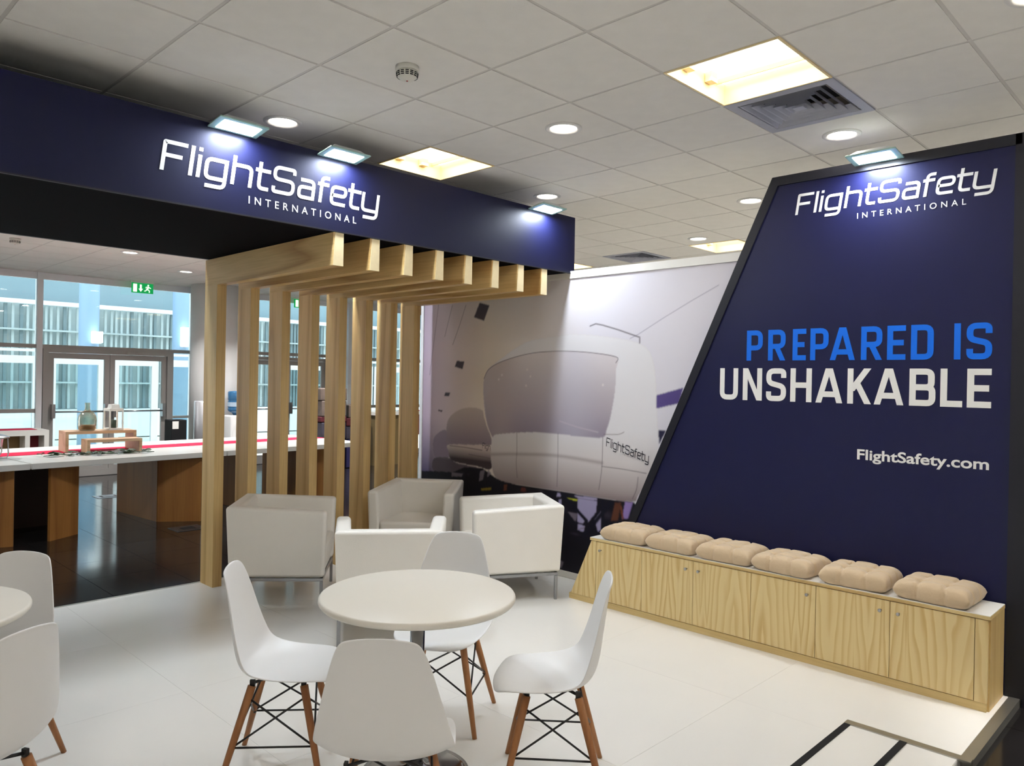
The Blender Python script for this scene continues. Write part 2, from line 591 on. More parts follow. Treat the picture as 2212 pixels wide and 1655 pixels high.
MB().box(3.95, 4.28, GY - .005, GY + .005, .06, 2.0).build('pane', M_GLASS, w3)
bar(3.95, 4.28, .86, .90, M_GREYFRAME, 'transom', w3)
window(4, 4.28, 5.15, label='narrow glazed strip beside the round column')
w5 = window(5, 5.15, 7.12, door=True, rails=(2.05,), label='glazed bay above the second double door')
window(6, 7.12, 7.72, label='narrow glazed bay behind the wrapped stacks')
window(7, 7.72, 9.6, label='glazed bay behind the red sideboard')
window(8, 9.6, 12.2, label='glazed bay at the far right of the hall')
MB().box(7.45, 7.72, GY - .12, GY + .02, HALL_Z, CEIL).build('trim_3', M_WHITEFRAME)
tag(bpy.data.objects['trim_3'], 'white pier between the far window bays', None, None, 'structure')

def double_door(n, x0, x1, label):
    d = tag(link('door_%d' % n, None), label, None, None, 'structure')
    H = 1.99
    bar(x0, x0 + .075, HALL_Z, H, M_GREYFRAME, 'door_frame', d, GY - .07, GY + .05)
    bar(x1 - .10, x1, HALL_Z, H, M_GREYFRAME, 'door_frame', d, GY - .07, GY + .05)
    bar(x0 + .075, x1 - .10, H - .06, H, M_GREYFRAME, 'door_frame', d, GY - .07, GY + .05)
    mid = (x0 + x1) / 2 - .02
    for k, (a, b) in enumerate(((x0 + .08, mid - .004), (mid + .004, x1 - .105))):
        lf = MB()
        lf.box(a, a + .075, GY - .035, GY + .02, .0, H - .065)
        lf.box(b - .075, b, GY - .035, GY + .02, .0, H - .065)
        lf.box(a + .075, b - .075, GY - .035, GY + .02, .0, .12)
        lf.box(a + .075, b - .075, GY - .035, GY + .02, H - .15, H - .065)
        o = lf.build('door_leaf', M_GREYFRAME, d)
        MB().box(a + .075, b - .075, GY - .005, GY + .003, .12, H - .15).build('pane', M_GLASS, o)
        h = MB().tube([(a + .06, GY - .10, 1.0), (b - .06, GY - .10, 1.0)], .014, 10)
        h.box(a + .035, a + .085, GY - .12, GY - .035, .90, 1.12)
        h.box(b - .085, b - .035, GY - .12, GY - .035, .90, 1.12)
        h.build('push_bar', M_STEEL, o)
    MB().box(mid + .25, mid + .75, GY - .11, GY - .045, H - .055, H - .01).build('door_closer', M_GREYFRAME, d)
    return d
double_door(1, 1.95, 3.93, 'grey framed glass double door with a push bar')
double_door(2, 5.20, 7.06, 'second grey glass double door behind the timber posts')

# --- round column, with the plain pier beside it
tag(link('column', MB().lathe([(.40, HALL_Z), (.40, CEIL)], 48, 4.42, 8.95).mesh('column', M_WALL)), 'round white column in front of the glazed wall', None, None, 'structure')
tag(link('wall_pier', MB().box(4.55, 5.0, 9.2, 9.62, HALL_Z, CEIL).mesh('wall_pier', M_WALL)), 'plain pier behind the round column', None, None, 'structure')

# --- outside the glass: a light forecourt, white inner doors, a slatted facade
outg = tag(link('ground', MB().box(-12, 26, 9.65, 40, HALL_Z - .12, HALL_Z - .02).mesh('ground', mat('pale_paving', (232, 226, 214), .8, var=.03))), 'pale paving outside the glass doors', None, None, 'structure')
M_SLAT = mat('pale_slat', (176, 188, 188), .6, var=.15, vscale=1.2)
M_FACADE = mat('pale_facade', (130, 152, 160), .7, var=.06, vscale=.6)
fac = tag(link('wall_facade', MB().box(-10, 24, 17.5, 17.7, HALL_Z, 7).mesh('wall_facade', M_FACADE)), 'pale blue-green facade across the forecourt', None, None, 'structure')
MB().box(-10, 24, 17.46, 17.5, .3, 3.28).build('facade_panel', mat('pale_panel', (196, 208, 208), .7, var=.05), fac)
sl_me = MB().box(-.028, .028, -.03, .03, 0, 2.53).mesh('facade_slat', M_SLAT)
sl_me2 = MB().box(-.034, .034, -.03, .03, 0, 2.53).mesh('facade_slat', mat('dark_slat', (116, 134, 138), .6))
xx = -4.5
while xx < 16:
    if True:
        link('facade_slat', sl_me if random.random() < .7 else sl_me2, fac, (xx, 17.35, .72))
    xx += random.choice((.11, .13, .15, .18))
for z0, z1, mm in ((3.26, 3.36, M_WHITEFRAME), (-.03, .70, M_WHITEFRAME), (2.62, 2.66, M_SLAT), (1.35, 1.39, M_SLAT)):
    MB().box(-10, 24, 17.18, 17.3, z0, z1).build('facade_rail', mm, fac)
inner = tag(link('wall_vestibule', None), 'white framed vestibule glazing beyond the doors', None, None, 'structure')
def vest(x0, x1, z1=1.92):
    y0, y1 = 12.3, 12.38
    t = .13
    m_ = MB().box(x0, x0 + t, y0, y1, HALL_Z, z1).box(x1 - t, x1, y0, y1, HALL_Z, z1).box(x0 + t, x1 - t, y0, y1, z1 - .14, z1).box(x0 + t, x1 - t, y0, y1, HALL_Z, .16)
    m_.build('vestibule_frame', M_WHITEFRAME, inner)
    MB().box(x0 + t, x1 - t, y0 + .03, y0 + .04, .16, z1 - .14).build('pane', M_GLASS, inner)
for a in ((-.4, 1.3), (1.36, 2.62), (2.74, 3.74), (3.86, 4.75), (4.85, 5.7), (7.6, 8.8), (8.9, 10.1), (10.2, 11.6)):
    vest(*a)
MB().box(-6, 20, 12.3, 12.42, 2.00, 2.05).build('vestibule_rail', M_WHITEFRAME, inner)
for cx_ in (4.05, 6.06, 10.6, 14.5, -2.5):
    c_ = MB().lathe([(.2, HALL_Z), (.2, 7)], 28, cx_, 14.4)
    tag(c_.build('column', mat('blue_white_column', (150, 178, 208), .5)), 'pale blue round column on the forecourt', None, None, 'structure')

M_LANT = emit('lantern_white', (1.0, .99, .96), 2.6)
for lb, x_, z_ in (('white lit lantern box on the pale blue column outside', 4.12, 2.26), ('white lit lantern box outside beside the round column', 6.03, 2.27), ('white lit lantern box outside seen between the posts', 10.75, 2.5)):
    t = thing('outdoor_lantern', lb, 'lantern', (x_, 14.08, z_), 0, 'lit lantern boxes outside')
    MB().box(-.10, .10, -.06, .06, .02, .46 if x_ > 5 else .26).build('shade', M_LANT, t)
    MB().box(-.07, .07, -.05, .12, 0, .02).build('bracket', M_WHITEFRAME, t)
# ================================================================== CEILING FITTINGS
M_LENS = emit('downlight_lens', (1.0, 0.93, 0.82), 9.0)
M_TUBE = emit('warm_diffuser', (1.0, 0.91, 0.76), 2.5)
M_RING = mat('downlight_ring', (232, 230, 226), .35)
M_REFL = mat('cream_reflector', (246, 226, 178), .45)
_dl = None
ring_me = MB().lathe([(.112, 0), (.112, -.006), (.105, -.011), (.086, -.009), (.080, -.002)], 40, cap=False).mesh('ring', M_RING)
lens_me = MB().lathe([(.079, -.003), (.04, -.005), (.001, -.006)], 36, cap=False).mesh('lens', M_LENS)
DL_NAMES = {(0.9, .3): 'round recessed downlight between the first fascia floodlights', (2.1, -.9): 'round recessed downlight in mid ceiling above the timber beams',
  (3.3, -2.1): 'round recessed downlight below the air vent, above the navy fin panel', (3.3, .3): 'round recessed downlight just above the rightmost fascia floodlight',
  (4.5, -.9): 'round recessed downlight beside the slanted edge of the fin panel', (5.7, .3): 'round recessed downlight near the far air vent',
  (2.1, -3.3): 'round recessed downlight cut by the top right corner of the photo', (2.1, 6.3): 'round downlight in the hall ceiling, left of the pair above the exit sign',
  (3.3, 7.5): 'round downlight in the hall ceiling, right of the pair, nearest the column'}
for k, p in enumerate(DOWN):
    t = thing('recessed_downlight', DL_NAMES.get(p, 'unseen round downlight added to the hall ceiling for fill light'), 'downlight', (p[0], p[1], CEIL), 0, 'round ceiling downlights')
    link('ring', ring_me, t)
    link('lens', lens_me, t)
    area('downlight_lamp', (p[0], p[1], CEIL - .013), .13, W_HALL if p[1] > 4.5 else W_NEAR_HALL if p[1] > 2.5 else W_BACK_FILL if p[1] < -4 or p[0] < -3 else W_FAR if p[0] > 4 else W_DOWN, C_DOWN if -4 < p[1] < 2.5 and -3 < p[0] < 4 else C_HALL, shape='DISK', spread=math.radians(118) if p[1] > 4.5 else math.radians(64) if p[1] < -4 or p[0] < -3 else math.radians(100) if p[0] > 4 else PI)

TR_NAMES = ['open recessed ceiling light glowing warm, beside the near air vent', 'open recessed ceiling light glowing warm, just above the dark fascia',
            'far recessed ceiling light beside the slanted edge of the fin panel', 'far recessed ceiling light just above the mural, beside the fascia end']
hous = MB().box(-.298, -.286, -.298, .298, -.003, .125).box(.286, .298, -.298, .298, -.003, .125).box(-.286, .286, -.298, -.286, -.003, .125).box(-.286, .286, .286, .298, -.003, .125).mesh('housing', M_REFL)
diff_me = MB().box(-.286, .286, -.286, .286, .11, .125).mesh('diffuser', M_TUBE)
sock = MB().box(-.03, .03, -.02, .02, .06, .11).mesh('lamp_socket', M_REFL)
rib = MB().box(-.004, .004, -.286, .286, .085, .11).mesh('divider', M_REFL)
for k, p in enumerate(TROF):
    t = thing('recessed_light', TR_NAMES[k] if k < 4 else 'unseen recessed ceiling light added for fill light', 'ceiling light', (p[0], p[1], CEIL), 0, 'square recessed ceiling lights')
    link('housing', hous, t)
    d_ = link('diffuser', diff_me, t)
    link('divider', rib, d_, (.20, 0, 0))
    link('lamp_socket', sock, d_, (.10, .262, 0))
    link('lamp_socket', sock, d_, (-.12, .262, 0))
    area('troffer_lamp', (p[0], p[1], CEIL + .08), .50, W_TROFFER, C_WARM)

# four-way air diffusers: nested square rings stepping upwards
M_VENT = mat('vent_grey', (176, 178, 190), .5, spec=.3)
M_VENTDK = mat('vent_dark', (16, 17, 22), .9)
for k, p in enumerate(VENT):
    t = thing('air_vent', ['square four-way ceiling air vent beside the warm recessed light', 'dark square ceiling air vent far off above the mural'][k], 'air vent', (p[0], p[1], CEIL))
    MB().box(-.29, .29, -.29, .29, .12, .13).build('plenum', M_VENTDK, t)
    f_ = MB()
    for sx, sy in ((0, 1), (0, -1), (1, 0), (-1, 0)):
        if sx == 0:
            f_.extr([(-.298, sy * .298), (.298, sy * .298), (.245, sy * .245), (-.245, sy * .245)], -.004, .004, 'Z')
        else:
            f_.extr([(sx * .298, -.298), (sx * .298, .298), (sx * .245, .245), (sx * .245, -.245)], -.004, .004, 'Z')
    f_.build('frame', M_VENT, t)
    for q in range(5):
        a0 = .236 - q * .044
        a1 = a0 - .020
        z0_, z1_ = -.005, .032
        vs = []
        for a, z in ((a0, z0_), (a1, z1_), (a1 - .004, z1_ + .003), (a0 - .004, z0_ + .004)):
            vs += [(-a, -a, z), (a, -a, z), (a, a, z), (-a, a, z)]
        fs = []
        for i in range(4):
            for e in range(4):
                fs.append((i * 4 + e, i * 4 + (e + 1) % 4, ((i + 1) % 4) * 4 + (e + 1) % 4, ((i + 1) % 4) * 4 + e))
        MB().add(vs, fs).build('louvre', M_VENT if k == 0 else M_VENT, t)
    MB().box(-.03, .03, -.03, .03, -.006, .0).build('centre_plate', M_VENT, t)

# smoke detectors
M_DET = mat('detector_plastic', (226, 224, 214), .4)
for nm, p in (('white smoke detector on the ceiling above the fascia', (.906, -.906)), ('white smoke detector on the hall ceiling at the far left', (.86, 6.35))):
    t = thing('smoke_detector', nm, 'detector', (p[0], p[1], CEIL), 0, 'smoke detectors')
    MB().lathe([(.058, 0), (.058, -.018), (.054, -.024)], 36).build('base', M_DET, t)
    MB().lathe([(.050, -.024), (.053, -.032), (.050, -.050), (.032, -.064), (.012, -.068)], 36).build('head', M_DET, t)
    for q in range(14):
        a = 2 * PI * q / 14
        for zz in (-.034, -.042, -.050):
            o = MB().box(-.008, .008, -.002, .002, -.002, .002).build('vent_slot', M_VENTDK, t)
            rr = .0525 if zz > -.04 else (.0518 if zz > -.046 else .0495)
            o.location = (rr * math.cos(a), rr * math.sin(a), zz)
            o.rotation_euler.z = a + PI / 2
    MB().box(-.003, .003, -.003, .003, -.0715, -.066).build('status_lamp', mat('red_led', (170, 30, 24), .3), t)

# green exit signs hanging in the hall
M_EXIT = emit('exit_green', (0.0, .32, .07), .55)
M_EXITW = emit('exit_white', (.75, .9, .72), .9)
for k, (p, lb) in enumerate((((3.33, 9.3), 'green emergency exit sign hanging above the grey double door'), ((6.32, 9.35), 'green emergency exit sign seen between the timber posts'))):
    t = thing('exit_sign', lb, 'sign', (p[0], p[1], CEIL), 0, 'emergency exit signs')
    MB().box(-.17, .17, -.03, .03, -.035, 0).build('bracket', M_WHITE_TOP, t)
    MB().box(-.17, .17, -.012, .012, -.20, -.035).build('panel', M_EXIT, t)
    MB().box(-.15, -.09, -.0135, -.012, -.185, -.055).build('door_symbol', M_EXITW, t)
    MB().extr([(-.045, -.06), (-.015, -.06), (-.015, -.13), (.005, -.13), (-.03, -.18), (-.065, -.13), (-.045, -.13)], -.0135, -.012, 'Y').build('arrow', M_EXITW, t)
    rm = MB()
    rm.extr([(.088 + .014 * math.cos(a), -.066 + .014 * math.sin(a)) for a in [2 * PI * q / 12 for q in range(12)]], -.0135, -.012, 'Y')
    for pl in ([(.085, -.082), (.105, -.09), (.085, -.135), (.06, -.125)], [(.10, -.09), (.135, -.108), (.13, -.118), (.096, -.105)], [(.085, -.085), (.05, -.09), (.045, -.115), (.055, -.115), (.062, -.098), (.08, -.095)],
               [(.085, -.13), (.115, -.15), (.112, -.185), (.10, -.185), (.10, -.155), (.07, -.14)], [(.06, -.125), (.075, -.138), (.05, -.165), (.025, -.168), (.022, -.156), (.045, -.152)]):
        rm.extr(pl, -.0135, -.012, 'Y')
    rm.build('running_figure', M_EXITW, t)
# ================================================================== LETTERING
def fillet(pts, r, n=5):
    """round the inner corners of a polyline; a corner may carry its own radius as third value"""
    out = [Vector(pts[0][:2])]
    for i in range(1, len(pts) - 1):
        a, b, c = (Vector(p[:2]) for p in (pts[i - 1], pts[i], pts[i + 1]))
        rr = pts[i][2] if len(pts[i]) > 2 else r
        u, v = (a - b), (c - b)
        if rr <= 0 or u.length < 1e-9 or v.length < 1e-9:
            out.append(b)
            continue
        ang = u.angle(v)
        d = min(rr / math.tan(ang / 2), u.length * .5, v.length * .5)
        p0, p1 = b + u.normalized() * d, b + v.normalized() * d
        for k in range(n + 1):
            t = k / n
            out.append((1 - t) ** 2 * p0 + 2 * t * (1 - t) * b + t * t * p1)
    out.append(Vector(pts[-1][:2]))
    return out

def ribbon(pts, hw, closed=False):
    """left and right offset points of a stroke"""
    n = len(pts)
    L_, R_ = [], []
    for i in range(n):
        if closed:
            a, b, c = pts[(i - 1) % n], pts[i], pts[(i + 1) % n]
        else:
            a, b, c = pts[max(i - 1, 0)], pts[i], pts[min(i + 1, n - 1)]
        d1 = (b - a) if (b - a).length > 1e-9 else (c - b)
        d2 = (c - b) if (c - b).length > 1e-9 else d1
        d1, d2 = d1.normalized(), d2.normalized()
        n1, n2 = Vector((-d1.y, d1.x)), Vector((-d2.y, d2.x))
        m = n1 + n2
        m = m.normalized() if m.length > 1e-6 else n1
        k = hw / max(.35, m.dot(n1))
        L_.append(b + m * k)
        R_.append(b - m * k)
    return L_, R_

def strokes_mesh(name, glyphs, hw, place, m, parent, group=None):
    """glyphs: list of (polyline, radius, closed[, half-width]) in plain text units; place(u, v) gives the point in the scene"""
    if group:                                   # one object per letter
        out, i = None, 0
        for n in group:
            o = strokes_mesh(name, glyphs[i:i + n], hw, place, m, parent)
            i += n
            out = out or o
        return out
    mb = MB()
    for gi, g in enumerate(glyphs):
        pl, r, closed = g[:3]
        w = g[3] if len(g) > 3 else hw
        if r == 'D':                               # slanted bar cut off level at both ends
            P = [Vector(p) for p in pl]
            d = (P[1] - P[0]).normalized()
            wx = Vector((w / max(.2, abs(d.y)), 0))
            A, B = [p + wx for p in P], [p - wx for p in P]
            closed = False
        elif closed:
            q = list(pl)
            mid = ((q[0][0] + q[1][0]) / 2, (q[0][1] + q[1][1]) / 2)
            P = fillet([mid] + q[1:] + [q[0], mid], r)[:-1]
        else:
            P = fillet(pl, r)
        if r != 'D':
            A, B = ribbon(P, w, closed)
        n = len(P)
        o3 = Vector(place(0, 0)); nn = (Vector(place(1, 0)) - o3).cross(Vector(place(0, 1)) - o3).normalized() * (.00025 * gi)
        vs = [Vector(place(p.x, p.y)) + nn for p in A] + [Vector(place(p.x, p.y)) + nn for p in B]
        fs = [(i, (i + 1) % n, n + (i + 1) % n, n + i) for i in range(n if closed else n - 1)]
        mb.add(vs, fs)
    return mb.build(name, m, parent)

def logo_glyphs():
    """the wide rounded logo lettering, metres, baseline 0, cap height .162"""
    s, cap, xh, de = .0095, .162, .122, -.043
    r = .030
    G = []
    def bowl(x0, x1, y0, y1):
        return [(x0, y0), (x1, y0), (x1, y1), (x0, y1)]
    G.append(([(s, 0), (s, cap - s), (.127, cap - s)], .004, False))                      # F
    G.append(([(s, .083), (.106, .083)], 0, False))
    G.append(([(.1555, 0), (.1555, cap)], 0, False))                                       # l
    G.append(([(.1965, 0), (.1965, xh)], 0, False))                                        # i
    G.append(([(.1965, .142), (.1965, cap)], 0, False))
    x0, x1 = .227 + s, .354 - s                                                            # g
    G.append(([(x1, xh - s), (x0, xh - s), (x0, s), (x1, s)], r, False))
    G.append(([(x1, xh), (x1, de + s), (.239, de + s)], r, False))
    G.append(([(.378 + s, 0), (.378 + s, cap)], 0, False))                                 # h
    G.append(([(.378 + s, xh - s), (.500 - s, xh - s), (.500 - s, 0)], r, False))
    G.append(([(.532 + s, cap - .002), (.532 + s, s), (.602, s)], .026, False))            # t
    G.append(([(.514, xh - s), (.606, xh - s)], 0, False))
    S0, S1, mid = .622 + s, .764 - s, .084                                                 # S
    G.append(([(S1, .124), (S1, cap - s), (S0, cap - s), (S0, mid), (S1, mid - .002), (S1, s), (S0, s), (S0, .040)], .032, False))
    a0, a1 = .785 + s, .898 - s                                                            # a
    G.append(([(a0 + .004, xh - s), (a1, xh - s), (a1, 0)], r, False))
    G.append(([(a1, .071), (a0, .071), (a0, s), (a1, s)], .024, False))
    G.append(([(.930 + s, 0), (.930 + s, cap - s), (.990, cap - s)], .028, False))         # f
    G.append(([(.913, xh - s), (.990, xh - s)], 0, False))
    e0, e1 = 1.006 + s, 1.121 - s                                                          # e
    G.append(([(e0, .062), (e1, .062), (e1, xh - s), (e0, xh - s), (e0, s), (e1 + .004, s)], .028, False))
    G.append(([(1.146 + s, cap - .002), (1.146 + s, s), (1.221, s)], .026, False))         # t
    G.append(([(1.127, xh - s), (1.224, xh - s)], 0, False))
    y0, y1 = 1.233 + s, 1.364 - s                                                          # y
    G.append(([(y0, xh), (y0, s), (y1, s)], r, False))
    G.append(([(y1, xh), (y1, de + s), (y0 + .012, de + s)], r, False))
    return G

def heavy_glyph(ch, x0, x1, h, w):
    """bold condensed signage capitals between x0 and x1, cap height h, stroke w"""
    s = w / 2
    a, b, t, m = x0 + s, x1 - s, h - s, h * .5
    r = h * .17
    if ch == 'U': return [([(a, h), (a, s), (b, s), (b, h)], r, False)]
    if ch == 'N': return [([(a, 0), (a, h)], 0, False), ([(b, 0), (b, h)], 0, False), ([(a + s * .15, h), (b - s * .15, 0)], 'D', False, s * .92)]
    if ch == 'S': return [([(b, h * .71), (b, t), (a, t), (a, h * .56), (b, h * .44), (b, s), (a, s), (a, h * .29)], r, False)]
    if ch == 'H': return [([(a, 0), (a, h)], 0, False), ([(b, 0), (b, h)], 0, False), ([(a, m), (b, m)], 0, False)]
    if ch == 'A':
        c = (x0 + x1) / 2
        k = s * 1.04
        return [([(x0 + k, 0), (c - s * .25, h)], 'D', False, s), ([(x1 - k, 0), (c + s * .25, h)], 'D', False, s), ([(x0 + (x1 - x0) * .2, h * .25), (x1 - (x1 - x0) * .2, h * .25)], 0, False)]
    if ch == 'K': return [([(a, 0), (a, h)], 0, False), ([(a + s * .2, h * .36), (b - s * .3, h)], 'D', False, s * 1.0), ([(a + (b - a) * .36, h * .60), (b - s * .15, 0)], 'D', False, s * 1.0)]
    if ch == 'B': return [([(a, s), (a, t)], 0, False), ([(a - s, t), (b - s * .3, t), (b - s * .3, m), (a, m)], r * .8, False), ([(a, m), (b, m), (b, s), (a - s, s)], r * .8, False)]
    if ch == 'L': return [([(a, h), (a, s), (x1, s)], 0, False)]
    if ch == 'E': return [([(x1, t), (a, t), (a, s), (x1, s)], 0, False), ([(a, m), (x1 - s * .6, m)], 0, False)]
    if ch == 'P': return [([(a, 0), (a, t), (b, t), (b, h * .43), (a, h * .43)], r, False)] if False else [([(a, 0), (a, h)], 0, False), ([(a - s, t), (b, t), (b, h * .42), (a, h * .42)], r, False)]
    if ch == 'R': return [([(a, 0), (a, h)], 0, False), ([(a - s, t), (b, t), (b, h * .46), (a, h * .46)], r, False), ([(a + (b - a) * .48, h * .46), (b - s * .1, 0)], 'D', False, s * 1.0)]
    if ch == 'D': return [([(a, s), (a, t)], 0, False), ([(a - s, t), (b, t), (b, s), (a - s, s)], r, False)]
    if ch == 'I': return [([((x0 + x1) / 2, 0), ((x0 + x1) / 2, h)], 0, False)]
    return []

def font_mesh(name, text, height, place, m, parent, width=None, spacing=1.0, bold=0.0):
    """outline lettering from the program's own font, laid flat at place(u, v)"""
    cu = bpy.data.curves.new('t', 'FONT')
    cu.body = text
    cu.size = 1.0
    cu.space_character = spacing
    cu.offset = bold
    cu.fill_mode = 'FRONT'
    cu.resolution_u = 6
    ob = bpy.data.objects.new('t', cu)
    COL.objects.link(ob)
    dg = bpy.context.evaluated_depsgraph_get()
    me = ob.evaluated_get(dg).to_mesh()
    V = [tuple(v.co) for v in me.vertices]
    Fs = [tuple(p.vertices) for p in me.polygons]
    ob.evaluated_get(dg).to_mesh_clear()
    bpy.data.objects.remove(ob)
    bpy.data.curves.remove(cu)
    xs_ = [v[0] for v in V]
    x_lo, x_hi = min(xs_), max(xs_)
    capv = .729
    kx = (width / (x_hi - x_lo)) if width else height / capv
    kz = height / capv
    mb = MB().add([place((v[0] - x_lo) * kx, v[1] * kz) for v in V], Fs)
    return mb.build(name, m, parent)
# ================================================================== THE BOOTH
# --- header fascia across the back of the booth
FZ0, FZ1, FY0, FY1 = 2.522, 2.984, .139, 1.95
header = thing('header_fascia', 'long dark navy header fascia with white logo lettering over the timber frames', 'header', (0, 0, 0))
MB().box(-4.6, 3.475, FY0, FY0 + .03, FZ0, FZ1).build('front_panel', M_NAVY2, header)
MB().box(3.445, 3.475, FY0 + .03, FY1 - .03, FZ0, FZ1).build('end_panel', M_NAVY2, header)
MB().box(-4.6, 3.475, FY1 - .03, FY1, FZ0, FZ1).build('back_panel', M_BLACK_FRAME, header)
MB().box(-4.6, 3.445, FY0 + .03, FY1 - .03, FZ0 + .001, FZ0 + .03).build('soffit', M_DARK_UNDER, header)
MB().box(-4.6, 3.445, FY0 + .03, FY1 - .03, FZ1 - .03, FZ1 - .005).build('top_cover', M_BLACK_FRAME, header)
MB().box(-4.6, 3.47, FY0 - .004, FY0 + .012, FZ0 - .006, FZ0 + .001).build('edge_strip', M_BLACK_FRAME, header)
SH = .124
def on_fascia(u0, z0, k=1.0, shear=SH):
    return lambda u, v: (u0 + k * (u + shear * v), FY0 - .0015, z0 + k * v)
LOGO_N = [2, 1, 2, 2, 2, 2, 1, 2, 2, 1, 2, 2]        # strokes in each letter
strokes_mesh('logo_letter', logo_glyphs(), .0105, on_fascia(.124, 2.678), M_LETTER, header, LOGO_N)
font_mesh('small_lettering', 'INTERNATIONAL', .044, lambda u, v: (.611 + u, FY0 - .0015, 2.590 + v), M_LETTER, header, width=.716, spacing=1.75, bold=.006)

# --- navy fin panel on the right, with its black frame
FX = 3.33
fin = thing('fin_panel', 'tall navy tail-fin shaped panel with slogan lettering behind the bench', 'panel')
def slant(z):
    return -1.652 - .4526 * (z - 2.976)
zt = 2.976
MB().extr([(-3.03, 0.0), (slant(0.0), 0.0), (slant(zt), zt), (-3.03, zt)], FX, 3.425, 'X').build('panel_face', M_NAVY, fin)
t_ = .058
MB().extr([(slant(0) - t_ * 1.1, 0.0), (slant(0.0), 0.0), (slant(zt), zt), (slant(zt - t_) - t_ * 1.1, zt - t_)], FX - .012, FX, 'X').build('frame_edge', M_BLACK_FRAME, fin)
MB().extr([(-3.03, zt - t_), (slant(zt - t_) - t_ * 1.1, zt - t_), (slant(zt), zt), (-3.03, zt)], FX - .012, FX, 'X').build('frame_edge', M_BLACK_FRAME, fin)
MB().box(FX - .012, 3.425, -3.16, -3.075, HALL_Z, zt).build('frame_post', M_BLACK_FRAME, fin)
MB().box(FX - .012, FX + .05, -3.075, -3.0, 0.004, zt).build('frame_edge', M_BLACK_FRAME, fin)
def on_fin(y0, z0, k=1.0, shear=0.0):
    return lambda u, v: (FX - .0016, y0 - k * (u + shear * v), z0 + k * v)
strokes_mesh('logo_letter', logo_glyphs(), .0105, on_fin(-1.806, 2.712, .804, SH * 1.2), M_LETTER, fin, LOGO_N)
font_mesh('small_lettering', 'INTERNATIONAL', .035, on_fin(-2.190, 2.638), M_LETTER, fin, width=.582, spacing=1.75, bold=.006)
P1 = [('P', 1.491, 1.604), ('R', 1.641, 1.759), ('E', 1.806, 1.893), ('P', 1.920, 2.034), ('A', 2.043, 2.194), ('R', 2.228, 2.349), ('E', 2.376, 2.477), ('D', 2.505, 2.624), ('I', 2.725, 2.760), ('S', 2.787, 2.910)]
for ch, a, b in P1:
    strokes_mesh('slogan_letter', heavy_glyph(ch, a, b, .200, .0325), .01625, lambda u, v: (FX - .0016, -u, 1.784 + v), M_BLUE, fin)['label'] = 'blue letter of the slogan'
P2 = [('U', 1.299, 1.433), ('N', 1.468, 1.604), ('S', 1.633, 1.768), ('H', 1.796, 1.934), ('A', 1.959, 2.124), ('K', 2.153, 2.292), ('A', 2.307, 2.471), ('B', 2.501, 2.638), ('L', 2.662, 2.772), ('E', 2.794, 2.910)]
for ch, a, b in P2:
    strokes_mesh('slogan_letter', heavy_glyph(ch, a, b, .213, .0345), .01725, lambda u, v: (FX - .0016, -u, 1.520 + v), M_LETTER, fin)['label'] = 'white letter of the slogan'
font_mesh('web_address', 'FlightSafety.com', .062, on_fin(-2.218, 1.188), M_LETTER, fin, width=.688, bold=.022)

